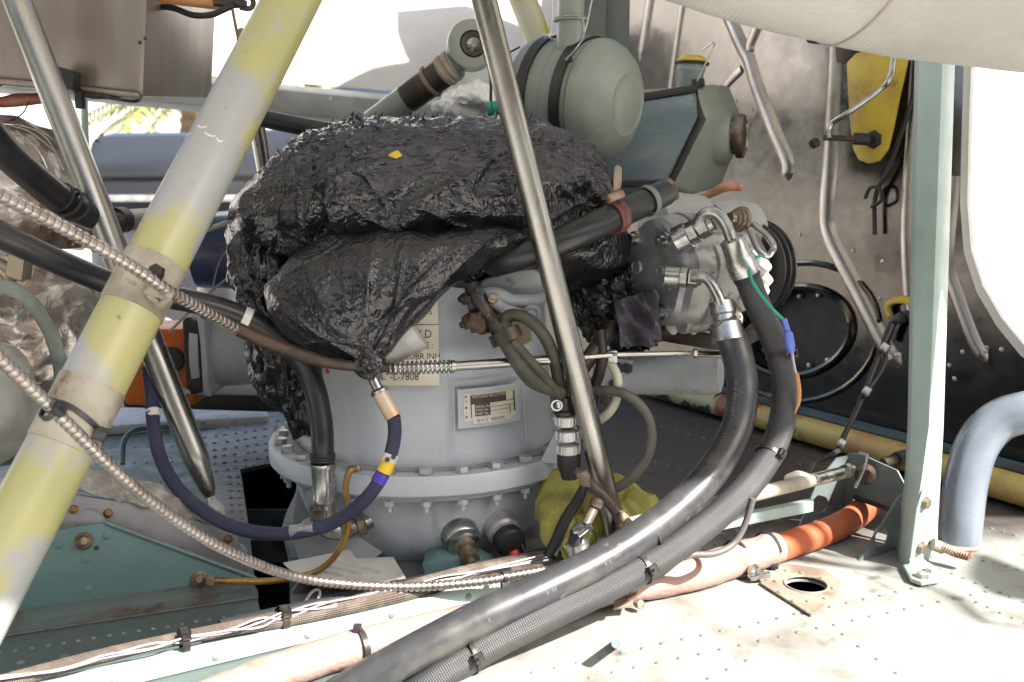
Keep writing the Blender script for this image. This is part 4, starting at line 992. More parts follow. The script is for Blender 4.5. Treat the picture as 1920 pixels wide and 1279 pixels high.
# clamp on the upper sleeve
cl = thing('conduit_clamp', 'small dirty cream bracket and bolt clamping the metal conduit to the painted tube', 'clamp', P(300, 560, .79))
m = M(); m.tube(L([(276, 548, .79), (292, 535, .785), (318, 556, .785), (302, 572, .79), (280, 552, .79)]), .003, 8, 2, smooth=False); m.box(P(300, 548, .79), (.016, 0, -.006), (0, .01, 0), (.002, 0, .008), .001); m.obj('bracket', cream, cl)
m = M(); m.hex(P(297, 512, .785), (-.1, -.9, .4), .0062, .007); m.cyl(P(298, 515, .785), P(302, 545, .785), .003, 10); m.obj('bolt', dark, cl)

# ------------------------------------------------------------------ conduits, hoses
RB = (0, 0, 0, 0, 0, .03, .26, .26, .03)
c1 = thing('flexible_conduit', 'upper ribbed metal conduit running from the left edge past the bag to a steel rod', 'conduit', P(700, 700, .93))
m = M(); m.tube(L([(-60, 340, .66), (0, 366, .68), (120, 428, .72), (240, 495, .76), (320, 548, .79), (400, 592, .84), (448, 618, .87)]), [.0052, .0052, .0052, .0052, .0050, .0046, .0042], 18, 14, rib=(.0060, 1, RB)); m.obj('ribbed_sheath', cond, c1)
m = M(); m.tube(L([(446, 617, .87), (500, 642, .88), (570, 668, .89), (640, 684, .90), (735, 690, .925)]), [.0062, .0065, .0065, .0052, .0048], 16); m.obj('heat_shrink_section', rust, c1)
m = M()
sp0, sp1 = P(722, 691, .925), P(850, 687, .93)
m.tube([sp0, sp1], .0042, 14, smooth=False)
hp = []; e_ = (sp1 - sp0).normalized(); u_ = V((0, 0, 1)); u_ = (u_ - e_ * u_.dot(e_)).normalized(); w_ = e_.cross(u_)
for k in range(15 * 10 + 1): a = k / 10 * 2 * math.pi; hp.append(sp0.lerp(sp1, k / 150) + (u_ * math.cos(a) + w_ * math.sin(a)) * .0058)
m.tube(hp, .0013, 6, 1, smooth=False); m.obj('coil_spring', zinc, c1)
m = M(); m.tube([sp1, P(1060, 673, .95)], .0048, 18, smooth=False); m.tube([P(845, 687, .929), P(852, 687, .93)], .0062, 18, smooth=False); m.tube([P(1060, 673, .95), P(1160, 665, .97), P(1310, 662, 1.0)], .0026, 12, smooth=False); m.tube([P(1300, 662, 1.0), P(1372, 664, 1.01)], .0042, 14, smooth=False); m.hex(P(1300, 662, 1.0), (1, 0, 0), .0052, .004)
m.obj('steel_rod', steel, c1)
m = M(); m.box(P(1148, 668, .97), (.010, 0, 0), (0, .01, 0), (0, 0, .013), .002); m.obj('rod_clip', zinc, c1)

PT = [(-60, 610, .60), (0, 672, .62), (100, 768, .65), (230, 895, .69), (330, 975, .73), (430, 1035, .77), (540, 1078, .82), (650, 1096, .85), (780, 1100, .87), (900, 1090, .885), (980, 1076, .90), (1062, 1062, .92)]
c2 = thing('flexible_conduit', 'lower ribbed metal conduit swooping from the left edge in front of the gearbox base', 'conduit', P(700, 1110, .86))
m = M(); m.tube(L(PT), .0046, 18, 14, rib=(.0054, 1, RB)); m.obj('ribbed_sheath', cond, c2)
m = M(); m.tube(L([(1060, 1062, .92), (1110, 1052, .925), (1150, 1030, .93), (1172, 980, .935)]), .005, 14); m.obj('black_end_sleeve', blk, c2)
def ctie(parent, x, y, Y, axis, r, w_=.0035, head=V((.7, -.6, .3)), col=None):
    c_ = P(x, y, Y); ax = V(axis).normalized(); m = M()
    m.lathe([(-w_ / 2, r), (-w_ / 2, r + .0013), (w_ / 2, r + .0013), (w_ / 2, r)], c_, ax, 24, cap=False)
    hd = (head - ax * head.dot(ax)).normalized(); q = ax.cross(hd)
    m.box(c_ + hd * (r + .003), ax * (w_ * 1.8), hd * .005, q * .007, .0006)
    m.box(c_ + hd * (r + .006) + q * .001, ax * w_ * .9, hd * .006, q * .0012)
    return m.obj('cable_tie', col or tie, parent)
def pdir(a, b_): return P(*b_) - P(*a)
ctie(c2, 945, 1082, .893, pdir((900, 1090, .885), (980, 1076, .90)), .0052, head=V((0, -.4, -1)))
ctie(c2, 92, 772, .648, pdir((0, 672, .62), (100, 768, .65)), .0055, .004, V((0, -.6, .8)))
# strap round the painted tube's lower sleeve
m = M(); c_ = onp(792); ax = (B_ - A_).normalized(); ax2 = (ax + V((0, .0, .35))).normalized()
m.lathe([(-.0022, .0270), (-.0022, .0282), (.0022, .0282), (.0022, .0270)], c_, ax2, 48, cap=False)
m.box(c_ + V((.026, -.012, -.006)), V((.008, .003, -.004)), V((.002, -.008, 0)), V((.004, 0, .008)), .001); m.obj('cable_tie', tie, pt)

# black hoses upper left
h = thing('rubber_hose', 'black rubber hose in the upper left joined to a dull grey pipe end', 'hose', P(60, 400, 1.0))
m = M(); m.tube(L([(-60, 200, .84), (0, 275, .88), (60, 330, .92), (120, 378, .96), (180, 410, 1.0), (225, 418, 1.02)]), [.0145, .0145, .0145, .0145, .013, .011], 24); m.obj('hose_body', blackr, h)
m = M()
for k in range(3): m.ring(P(112 + k * 16, 370 + k * 9, .955), pdir((60, 330, .92), (120, 378, .96)), .0147, .0014, 24, 6, 1.5)
m.obj('wire_binding', blk, h)
m = M(); m.tube(L([(215, 414, 1.02), (300, 410, 1.1), (390, 405, 1.15)]), [.011, .0125, .0135], 20); m.obj('grey_pipe_end', mat('worn_brown_grey_pipe', (.26, .23, .21), .5, .2, c2=(.18, .15, .13), ns=30), h)
m = M(); m.tube([P(216, 414, 1.02), P(232, 413, 1.033)], .0135, 20, smooth=False); m.obj('clamp_band', dark, h)

h = thing('rubber_hose', 'black rubber hose with a white band, ending in a steel fitting by the gearbox', 'hose', P(605, 960, .96))
m = M(); m.tube(L([(-60, 415, .80), (0, 440, .82), (130, 500, .86), (250, 545, .90), (350, 563, .93), (430, 585, .95), (500, 618, .96), (552, 660, .96), (585, 715, .96), (601, 780, .955), (605, 830, .95), (605, 862, .95)]), .0112, 28); m.obj('hose_body', blackr, h)
m = M(); m.tube([P(454, 595, .953), P(468, 601, .955)], .0116, 28, smooth=False); m.obj('white_band', white_p, h)
m = M(); m.lathe([(0, .0125), (.003, .0128), (.006, .0118), (.034, .0118), (.036, .0126), (.040, .0124), (.042, .010), (.060, .010)], P(605, 868, .95), (0.02, 0, -1), 28); m.obj('crimp_fitting', zinc, h)
m = M()
for k in range(3): m.ring(P(605, 852 + k * 5, .95), (0, 0, 1), .0115, .0013, 28, 6)
m.obj('retaining_rings', blk, h)
# elbow fitting on the gearbox where it ends
el = thing('elbow_fitting', 'dull steel elbow union joining the hoses to the lower left of the gearbox', 'fitting', P(625, 1010, .965))
m = M(); m.tube(L([(600, 940, .952), (606, 980, .955), (630, 992, .96), (665, 985, .975), (700, 970, .99)]), [.0105, .011, .011, .0105, .010], 20); m.obj('elbow', zinc, el)
m = M()
for x, y, Y in ((640, 990, .962), (668, 984, .975)): m.hex(P(x, y, Y), (1, .35, .25), .0135, .009)
m.hex(P(604, 950, .952), (0, 0, -1), .0135, .009); m.obj('hex_nut', MATS['brown_stained_fitting'], el)

# navy braided hose
NP = [(278, 690, 1.0), (284, 740, .98), (287, 790, .96), (298, 850, .945), (325, 905, .93), (370, 950, .92), (430, 985, .91), (500, 1000, .905), (560, 998, .90), (620, 982, .90), (670, 950, .90), (706, 910, .905), (730, 860, .91), (740, 815, .915), (738, 780, .915)]
h = thing('navy_hose', 'navy blue braided hose looping in a U across the lower left of the gearbox', 'hose', P(500, 1015, .905))
m = M(); m.tube(L(NP), .0066, 22); m.obj('braided_sleeve', blue, h)
def band(parent, name, pts, r, m_): m = M(); m.tube(L(pts), r, 22, smooth=False); return m.obj(name, m_, parent)
bo_ = band(h, 'printed_band', [(286, 768, .967), (288, 782, .963)], .0070, white_p)
m = M(); m.tube([P(286, 772, .966), P(287, 776, .965)], .0072, 22, smooth=False); m.obj('print', cyant, bo_)
band(h, 'steel_ferrule', [(546, 999, .901), (590, 991, .90)], .0071, zinc)
y1 = band(h, 'yellow_band', [(719, 886, .907), (731, 860, .91)], .0071, yelt2)
band(h, 'white_band', [(728, 866, .909), (733, 852, .911)], .0073, white_p); m = M(); m.cyl(P(726, 862, .9035), P(726, 862, .9005), .0024, 12); m.cyl(P(738, 857, .9035), P(738, 857, .901), .0024, 12); m.obj('black_dot', ink, h)
band(h, 'blue_tape', [(708, 905, .905), (718, 888, .907)], .0073, cyant)
band(h, 'tan_crimp_sleeve', [(738, 782, .915), (712, 737, .92)], [.0082, .0078], copper)
m = M(); q0, q1 = P(713, 738, .92), P(690, 690, .925); m.tube([q0, q1], .0052, 18, smooth=False); m.lathe([(0, .0085), (.003, .009), (.005, .0065)], q0, q1 - q0, 24); m.obj('steel_nipple', zinc, h)
# knotted end of the bag on the nipple
m = M(); m.blob([(655, 640, 720, .02, .925), (680, 655, 722, .02, .92), (700, 675, 705, .012, .918), (712, 684, 696, .005, .918)], 60, 8, lambda p: (rdg(p, 60, 2) - .5) * .006); m.obj('tied_corner', bagm, bag)

# ochre tube
h = thing('ochre_tube', 'thin ochre lacquered pipe curving from the navy hose down to the teal gusset', 'pipe', P(520, 1095, .91))
m = M(); m.tube(L([(668, 878, .945), (655, 885, .94), (648, 915, .935), (652, 955, .93), (650, 1000, .925), (630, 1040, .92), (600, 1068, .915), (560, 1082, .91), (500, 1090, .905), (440, 1090, .90), (392, 1089, .895)]), .0033, 12); m.obj('tube', brass, h)
m = M(); m.hex(P(404, 1089, .896), (-1, 0, 0), .0055, .008); m.obj('union_nut', MATS['brown_stained_fitting'], h)

# big grey hoses
H1 = [(1352, 602, .985), (1378, 650, .98), (1392, 720, .965), (1385, 790, .95), (1358, 850, .93), (1310, 915, .90), (1230, 985, .865), (1130, 1050, .83), (1020, 1105, .80), (900, 1160, .775), (780, 1222, .755), (660, 1290, .74), (540, 1370, .73)]
h = thing('coolant_hose', 'smooth grey rubber hose from the lower compressor fitting sweeping down to the bottom edge', 'hose', P(900, 1190, .775))
m = M(); m.tube(L(H1), .0155, 36, 10); hb = m.obj('hose_body', hosem, h)
m = M(); m.lathe([(-.004, .007), (0, .0125), (.012, .0135), (.014, .0115), (.019, .0120), (.022, .0155), (.036, .0168), (.040, .0168)], P(1352, 566, .99), P(1362, 618, .982) - P(1352, 566, .99), 32)
m.obj('crimp_ferrule', zinc, h)
H2 = [(1398, 512, 1.0), (1420, 570, 1.0), (1452, 640, .995), (1470, 710, .985), (1468, 780, .97), (1445, 850, .95), (1400, 915, .92), (1330, 980, .885), (1240, 1045, .85), (1130, 1105, .82), (1020, 1158, .79), (910, 1215, .77), (800, 1285, .75), (700, 1360, .74)]
h2 = thing('coolant_hose', 'textured grey rubber hose from the upper compressor fitting, running below the smooth one', 'hose', P(1000, 1200, .79))
m = M(); m.tube(L(H2), .0132, 36, 10); m.obj('hose_body', hoseb, h2)
m = M(); m.lathe([(-.003, .007), (0, .0125), (.018, .0135), (.022, .0155), (.038, .0158), (.039, .014)], P(1372, 450, .995), P(1396, 510, .998) - P(1372, 450, .995), 32); m.obj('crimp_ferrule', zinc, h2)
m = M(); m.tube([P(1394, 508, .998), P(1402, 522, 1.0)], .0142, 28, smooth=False); m.obj('black_collar', blk, h2)
for (x, y, Y, i) in ((868, 1184, .772, 9), (1216, 1003, .86, 6)):
    ctie(h, x, y, Y, P(*H1[i + 1]) - P(*H1[i - 1]), .0158, .004, V((.4, -.3, -.9)), MATS['dark_oxide_metal'])
for (x, y, Y, i) in ((885, 1228, .765, 10), (1205, 1066, .84, 8), (1442, 852, .95, 5), (1464, 668, .99, 3)):
    ctie(h2, x, y, Y, P(*H2[i + 1]) - P(*H2[i - 1]), .0136, .004, V((.5, -.7, .3)), MATS['dark_oxide_metal'])
# faint printing along the smooth hose
m = M(); rnd = random.Random(9)
for i, n_ in ((2, 22), (3, 10), (7, 26), (8, 10)):
    a = P(*H1[i]); b_ = P(*H1[i + 1]); t_ = (b_ - a).normalized(); vv_ = -(a + b_).normalized(); s_ = t_.cross(vv_).normalized(); vv_ = s_.cross(t_).normalized(); 
    if vv_.y > 0: vv_ = -vv_
    for k in range(n_):
        q = a.lerp(b_, (k + .5) / n_); up_ = (vv_ * .92 + s_ * (.4 if i < 5 else -.25)).normalized()
        if rnd.random() < .7:
            c_ = q + up_ * .01568; l_ = t_ * .0004; sd = t_.cross(up_) * .0016
            m.add([c_ - l_ - sd, c_ + l_ - sd, c_ + l_ + sd, c_ - l_ + sd], [(0, 1, 2, 3)])
m.obj('faint_print', mat('faint_hose_print', (.13, .13, .13), .5), h, kind='stuff')
# wires on the second hose
w_ = thing('sensor_wire', 'thin green wire with blue connector running down the textured grey hose', 'wire', P(1490, 780, .96))
m = M(); m.tube(L([(1432, 478, 1.0), (1412, 486, .995), (1404, 502, .985), (1412, 530, .975), (1440, 570, .97), (1472, 603, .97)]), .0017, 8); m.obj('green_wire', tealw, w_)
m = M(); m.tube(L([(1470, 598, .97), (1476, 620, .97), (1478, 628, .968), (1482, 650, .968), (1484, 662, .968)]), [.0028, .0032, .0048, .0048, .0030], 10, 3); m.obj('blue_connector', bluep, w_)
m = M(); m.tube(L([(1485, 660, .968), (1490, 690, .965), (1496, 710, .962)]), .0014, 8); m.obj('white_wire', whw, w_)
m = M(); m.tube(L([(1494, 700, .962), (1498, 730, .96), (1497, 755, .96), (1490, 775, .96)]), [.002, .0025, .0022, .0006], 8); m.obj('tan_sheath', orwire, w_)
m = M(); m.tube(L([(1412, 935, .9), (1396, 985, .9), (1375, 1020, .895), (1340, 1038, .885), (1300, 1040, .88), (1282, 1045, .875)]), .0032, 12)
tag(m.obj('thin_cable', mat('grey_cable_jacket', (.10, .09, .09), .5)), 'thin grey cable drooping from the hoses onto the pink taped duct', 'cable')

# thick black hose upper right of the bag
h = thing('rubber_hose', 'thick black rubber hose over the right of the bag with a red brown clamp', 'hose', P(1100, 470, 1.03))
m = M(); m.tube(L([(925, 494, .985), (960, 484, .966), (1020, 466, .962), (1080, 440, .966), (1140, 412, .985), (1200, 384, 1.02), (1245, 362, 1.05)]), .0142, 28); m.obj('hose_body', blackr, h)
m = M(); m.lathe([(0, .0125), (.012, .0125), (.014, .006)], P(1243, 363, 1.05), (1, .3, .45), 20); m.obj('end_fitting', MATS['brown_stained_fitting'], h)
ax = pdir((1080, 440, .966), (1200, 384, 1.02))
m = M(); m.lathe([(-.0055, .0145), (-.006, .0168), (-.003, .0175), (-.0005, .0158), (.0005, .0158), (.003, .0175), (.006, .0168), (.0055, .0145)], P(1154, 406, .992), ax, 28, cap=False); m.obj('rubber_clamp', redbr, h)
m = M(); m.lathe([(-.003, .0152), (-.003, .0165), (.003, .0165), (.003, .0152)], P(1215, 377, 1.028), ax, 28, cap=False); m.obj('pale_strap', ltape, h)
m = M(); m.prism([P(x, y, .985) for x, y in ((1150, 345), (1152, 315), (1158, 308), (1166, 315), (1166, 345), (1160, 365), (1150, 370))], (0, .003, 0), .0008); m.cyl(P(1140, 374, .98), P(1168, 362, .985), .0045, 12)
tag(m.obj('clamp_lug', mat('rusty_lug', (.34, .27, .21), .5, .4, c2=(.22, .1, .06), ns=60)), 'rust stained metal lug standing above the red brown hose clamp', 'lug')

# dark linkage on the gearbox with olive cables
lk = thing('linkage', 'dark oily linkage with bolts and clamp at the upper right of the gearbox', 'linkage', P(900, 590, .95))
m = M(); m.tube(L([(884, 535, .955), (898, 560, .95), (915, 590, .945), (928, 610, .94), (933, 632, .94)]), [.008, .0085, .006, .0075, .005], 12); m.prism([P(x, y, .953) for x, y in ((870, 548), (885, 535), (905, 545), (935, 600), (950, 640), (930, 645), (905, 600), (880, 590))], (0, .02, 0), .002)
m.obj('arm', dark, lk)
for x, y, ax, r_ in ((880, 605, (-.8, -.5, -.2), .006), (876, 560, (-.7, -.7, 0), .006), (915, 592, (.2, -1, 0), .005), (925, 560, (0, -1, .3), .0055), (898, 548, (0, -1, .3), .006)):
    m = M(); m.hex(P(x, y, .948), ax, r_, .006); m.cyl(P(x, y, .948), P(x, y, .948) + V(ax).normalized() * .010, r_ * .55, 10); m.obj('bolt', MATS['brown_stained_fitting'] if x % 2 else dark, lk)
m = M(); m.lathe([(-.006, .0135), (-.006, .016), (.006, .016), (.006, .0135)], P(948, 630, .935), V((.35, -.1, -.75)), 26, cap=False); m.obj('band_clamp', dark, lk)
m = M(); m.blob([(585, 880, 905, .006, .945), (600, 868, 915, .009, .945), (625, 885, 920, .006, .945)], 30, 6, lambda p: noise.noise(p * 150) * .004); m.obj('greasy_joint', rust, lk)
def cab(name, label, pts, r, m_=oliv, grp=None): m = M(); m.tube(L(pts), r, 14); return tag(m.obj(name, m_), label, 'cable', grp)
cab('braided_cable', 'short thick olive braided cable below the dark band clamp', [(940, 612, .94), (955, 645, .932), (975, 680, .928), (1000, 712, .93), (1030, 728, .94), (1052, 735, .95)], [.0095, .0095, .009, .0085, .007, .007])
cab('braided_cable', 'olive braided cable arching from the clamp behind the front steel strut', [(945, 612, .945), (955, 592, .945), (985, 596, .94), (1015, 622, .94), (1035, 660, .945), (1045, 700, .95), (1052, 750, .955)], .0062)
cab('braided_cable', 'thin olive cable lying beside the thick one towards the connector', [(962, 640, .925), (990, 670, .922), (1020, 705, .928), (1050, 742, .945)], .0045)
cab('braided_cable', 'dark cable leaving the bag and passing behind the front steel strut', [(1150, 610, 1.04), (1120, 650, 1.02), (1085, 700, 1.0), (1064, 740, .98), (1060, 790, .965)], .0085, dark)
cab('braided_cable', 'large olive cable loop hanging right of the front steel strut', [(1075, 742, .99), (1120, 733, .98), (1170, 738, .97), (1208, 770, .965), (1222, 815, .96), (1212, 860, .955), (1180, 900, .95), (1140, 925, .95), (1120, 950, .95)], .0052, mat('greyed_olive_sheath', (.09, .087, .07), .55, 0, c2=(.06, .055, .045), ns=40))
cab('cream_cable', 'cream and black cable curled under the horizontal steel rod', [(1145, 680, .985), (1158, 710, .98), (1155, 750, .98), (1140, 775, .98), (1120, 790, .985)], .0048, mat('cream_sheath', (.48, .47, .38), .5))
cab('braided_cable', 'dark cable hanging straight behind the cream cable', [(1125, 620, 1.02), (1128, 680, 1.01), (1112, 740, 1.0), (1110, 800, 1.0)], .006, dark)
# multipin connector
cn = thing('cable_connector', 'stack of dull metal plug collars hanging left of the front steel strut', 'connector', P(1066, 880, .95))
m = M(); m.lathe([(0, .007), (.012, .0072), (.014, .0105), (.017, .0105)], P(1057, 745, .955), (.05, 0, -1), 20); m.obj('boot', dark, cn)
for y, r_ in ((785, .0105), (812, .0112), (838, .0115)):
    m = M(); m.lathe([(0, r_ * .8), (.001, r_), (.010, r_), (.011, r_ * .75)], P(1060 + (y - 785) * .1, y - 6, .953), (.05, 0, -1), 24)
    for k in range(14): a = k * .45; m.box(P(1060 + (y - 785) * .1, y + 3, .953) + V((math.cos(a), math.sin(a), 0)) * r_, (.0012, 0, 0), (0, .0012, 0), (0, 0, .008))
    m.obj('collar', alu, cn)
m = M(); m.lathe([(0, .0115), (.012, .012), (.018, .010), (.026, .008)], P(1066, 850, .952), (.05, 0, -1), 20); m.obj('dark_plug', blk, cn)
m = M(); m.cyl(P(1046, 752, .945), P(1048, 765, .945), .0025); m.ring(P(1044, 760, .945), (0, -1, 0), .005, .0015, 14, 6); m.obj('safety_wire', zinc, cn)

# horizontal actuator cylinder behind the rod
ac2 = thing('actuator_cylinder', 'pale grey actuator cylinder lying behind the horizontal steel rod, under the compressor', 'actuator', P(1250, 745, 1.08))
m = M(); a_ = P(1120, 703, 1.1); b_ = P(1366, 702, 1.05); m.lathe([(0, .02), (.002, .0225), (.03, .0225), (.031, .026), (.038, .026), (.039, .0222), (.128, .0222), (.138, .020), (.141, .012)], a_, b_ - a_, 40); m.obj('barrel', cast, ac2)
m = M(); m.prism([P(x, y, 1.07) for x, y in ((1112, 678), (1150, 672), (1188, 676), (1192, 700), (1160, 745), (1124, 742))], (0, .01, 0), .0015); hb2 = m.obj('end_bracket', cast, ac2)
for x, y in ((1160, 690), (1176, 690), (1133, 748), (1150, 720)): 
    m = M(); m.hex(P(x, y, 1.068), (0, -1, 0), .006, .006); m.obj('bolt', dark, hb2)

# ------------------------------------------------------------------ yellow cloth, black wrapped cables, silver connector
m = M()
def rgd(p): return noise.noise(p * 24) * .013 + noise.noise(p * 80) * .002
def fing(pts, r):
    q = M(); q.tube(L(pts), [r * .9] + [r] * (len(pts) - 2) + [r * .45], 14, 6)
    for i in range(len(q.v)): q.v[i] += V((noise.noise(q.v[i] * 60), noise.noise(q.v[i] * 60 + V((4, 4, 4))), noise.noise(q.v[i] * 60 + V((8, 8, 8))))) * .0035
    return q
gl1 = thing('work_glove', 'crumpled yellow green work glove left of the foot of the front steel strut', 'glove', P(1060, 1060, .98))
m = M(); m.blob([(892, 1040, 1085, .012, 1.0), (910, 1012, 1098, .026, 1.0), (940, 998, 1106, .03, .99), (970, 1004, 1106, .028, .985), (992, 1022, 1100, .018, .98)], 90, 8, rgd); m.obj('palm', rag, gl1)
for pts, r in (([(1035, 965, .97), (1032, 1000, .965), (1040, 1035, .965)], .012), ([(1060, 970, .965), (1066, 1010, .955), (1062, 1045, .955)], .012), ([(1090, 965, .965), (1098, 1005, .96), (1108, 1035, .96)], .0115), ([(1100, 930, .98), (1118, 970, .97), (1122, 1010, .965)], .010)): fing(pts, r).obj('finger', rag, gl1)
gl2 = thing('work_glove', 'crumpled yellow green work glove right of the foot of the front steel strut', 'glove', P(1190, 1030, .98))
m = M(); m.blob([(885, 1138, 1160, .012, 1.02), (900, 1118, 1192, .026, 1.01), (930, 1120, 1208, .03, 1.0), (958, 1130, 1210, .026, .99), (980, 1140, 1200, .016, .98)], 90, 8, rgd); m.obj('palm', rag, gl2)
for pts, r in (([(1180, 925, .985), (1215, 945, .975), (1240, 968, .97)], .0115), ([(1172, 945, .98), (1205, 970, .965), (1228, 992, .96)], .0115), ([(1158, 960, .975), (1180, 990, .96), (1192, 1018, .96)], .0115), ([(1145, 965, .975), (1152, 1000, .965), (1150, 1030, .965)], .010)): fing(pts, r).obj('finger', rag, gl2)
def cabs(l, pts, r, m_): m = M(); m.tube(L(pts), r, 12); return tag(m.obj('taped_cable', m_), l, 'cable')
cabs('black taped cable running over the left half of the yellow cloth', [(1098, 905, .95), (1085, 935, .945), (1060, 975, .94), (1045, 1010, .935), (1030, 1045, .93)], [.004, .0055, .006, .006, .007], blk)
cabs('brown frayed cable crossing in front of the steel strut foot', [(1078, 882, .93), (1105, 905, .925), (1140, 940, .92), (1165, 975, .92), (1158, 1010, .92), (1120, 1040, .915), (1060, 1060, .91), (960, 1072, .915)], [.004, .0055, .006, .0062, .006, .006, .006, .005], mat('brown_taped_cable', (.05, .036, .03), .5, 0, c2=(.10, .075, .06), ns=50, bump=.4, bs=100, bd=.002))
m = M(); m.blob([(885, 1080, 1100, .004, .92), (895, 1082, 1108, .005, .92), (912, 1090, 1106, .004, .92)], 20, 5, lambda p: noise.noise(p * 150) * .003)
tag(m.obj('torn_tape', MATS['tan_tie']), 'tan torn tape at the upper end of the brown frayed cable', 'tape')
m = M(); m.blob([(958, 1160, 1176, .004, .91), (975, 1158, 1180, .005, .91), (992, 1162, 1174, .003, .91)], 20, 5, lambda p: noise.noise(p * 150) * .003)
tag(m.obj('torn_tape', MATS['tan_tie']), 'tan torn tape on the bend of the brown frayed cable beside the strut', 'tape')
sc_ = thing('coax_connector', 'silver cylindrical connector with a bolted clamp standing on the cable run below the cloth', 'connector', P(1085, 1052, .90))
m = M(); m.lathe([(0, .0105), (.001, .0115), (.018, .0115), (.019, .010), (.022, .008)], P(1088, 1050, .90), (-.18, 0, 1), 28); m.obj('barrel', zinc, sc_)
m = M(); m.tube(L([(1079, 1018, .895), (1082, 995, .893), (1095, 985, .893)]), [.007, .006, .005], 12); m.obj('boot', blk, sc_)
m = M(); m.tube([P(1085, 1005, .885), P(1103, 990, .885)], .0022, 8, smooth=False); m.hex(P(1103, 990, .885), (1, 0, .6), .004, .004); m.box(P(1090, 992, .887), (.016, 0, .004), (0, .003, 0), (-.002, 0, .006), .0008); m.cyl(P(1104, 990, .884), P(1106, 1002, .884), .0013, 8); m.obj('screw_clamp', zinc, sc_)
m = M(); m.tube(L([(1098, 985, .893), (1108, 965, .9), (1118, 945, .91)]), .0048, 12); m.lathe([(0, .006), (.006, .0065), (.009, .004)], P(1116, 950, .905), (.4, .2, .9), 16); m.obj('stub_lead', MATS['brown_taped_cable'], sc_)
# small cut wire near the black cap
m = M(); m.tube(L([(978, 1018, .96), (982, 1035, .96), (976, 1052, .96)]), .0008, 6); tag(m.obj('loose_wire', zinc), 'single loose bright wire hanging beside the black capped sensor', 'wire')
# ------------------------------------------------------------------ foil wrapped exhaust, left edge
def fo(p): return (rdg(p, 9, 3) - .5) * .012 + (rdg(p, 40, 2) - .5) * .0026
fx = thing('foil_lagged_duct', 'rust stained crinkled foil lagging round a fat duct at the left edge', 'duct', P(40, 880, .98))
m = M(); m.blob([(225, -200, 40, .03, 1.12), (250, -220, 90, .06, 1.12), (300, -220, 130, .08, 1.12), (360, -220, 155, .09, 1.12), (420, -220, 175, .09, 1.12), (470, -220, 150, .07, 1.12)], 160, 14, fo, 2.2); m.obj('upper_lagging', foil, fx)
m = M(); m.blob([(470, -160, 60, .02, 1.0), (490, -180, 120, .06, 1.0), (540, -190, 175, .09, 1.0), (600, -190, 196, .10, 1.0), (660, -190, 190, .10, 1.0), (730, -190, 150, .09, 1.0), (800, -190, 95, .07, 1.0), (860, -180, 40, .04, 1.0)], 200, 16, fo, 2.1); m.obj('main_lagging', foil, fx)
m = M(); m.blob([(640, -120, -30, .02, .86), (670, -130, 15, .05, .86), (730, -140, 50, .06, .86), (790, -140, 58, .06, .86), (840, -130, 35, .05, .86), (880, -120, -20, .02, .86)], 120, 12, lambda p: (rdg(p, 14, 2) - .5) * .006, 2.1); m.obj('bulb_lagging', mat('pale_crinkled_foil', (.50, .50, .47), .4, .4, c2=(.34, .34, .31), ns=12, bump=.6, bs=40, bd=.003), fx)
m = M(); m.tube(L([(-10, 535, .895), (30, 545, .89), (65, 575, .888), (95, 625, .89), (112, 680, .90), (118, 720, .915)]), .0075, 12, flat=.5, cap=True); m.obj('retaining_band', ltape, fx)
m = M(); m.tube(L([(-20, 490, .9), (15, 510, .9), (25, 530, .9)]), .008, 12); m.box(P(38, 500, .90), (.004, 0, .02), (0, .02, 0), (.012, 0, -.004), .001); m.obj('band_fastener', MATS['dull_bronze'], fx)
m = M()
for pts in ([(20, 235, 1.03), (60, 250, 1.02), (110, 290, 1.02), (150, 330, 1.02)], [(30, 245, 1.03), (70, 280, 1.02), (95, 330, 1.02)], [(60, 235, 1.04), (100, 262, 1.03), (140, 300, 1.03)], [(0, 232, 1.03), (50, 238, 1.03), (90, 262, 1.02), (120, 320, 1.0)]): m.tube(L(pts), .0007, 5)
m.obj('binding_wire', zinc, fx)

# ------------------------------------------------------------------ equipment box, cables top left
eb = thing('equipment_box', 'large brown grey metal equipment box hanging in the upper left corner', 'equipment box', P(80, 160, 1.15))
m = M(); q = [P(x, y, 1.10) for x, y in ((-200, -60), (278, -60), (268, 182), (255, 180), (-200, 138))]; m.prism(q, (0, .25, .02), .003); m.obj('casing', boxm, eb)
m = M(); m.tube(L([(-100, 144, 1.095), (100, 162, 1.095), (262, 180, 1.095)]), .0035, 8); m.obj('lower_lip', boxm, eb)
m = M(); m.box(P(126, 148, 1.08), (.022, 0, -.006), (0, .02, 0), (.003, 0, .02), .002); m.box(P(150, 188, 1.09), (.008, 0, 0), (0, .01, 0), (0, 0, .018), .001); m.obj('catch', blk, eb)
for x, y in ((262, 80), (272, 72)):
    m = M(); rivet(P(x, y, 1.099), .002, V((0, -1, 0)), m); m.obj('rivet', dark, eb)
m = M(); m.tube(L([(130, 168, 1.1), (160, 175, 1.09), (220, 186, 1.09), (255, 190, 1.1), (265, 178, 1.1)]), .0018, 8); m.tube(L([(130, 165, 1.1), (170, 180, 1.09), (225, 180, 1.1)]), .003, 8)
tag(m.obj('hanging_cable', blk), 'black cables hanging under the equipment box', 'cable')
m = M(); m.tube(L([(-30, 190, 1.12), (0, 192, 1.12), (30, 188, 1.12), (60, 186, 1.12), (82, 184, 1.12)]), [.002, .006, .0075, .0065, .006], 12)
tag(m.obj('red_cable_boot', mat('dull_red_boot', (.26, .05, .04), .5, 0, c2=(.3, .2, .1), ns=12)), 'dull red cable boot poking in under the equipment box', 'cable')
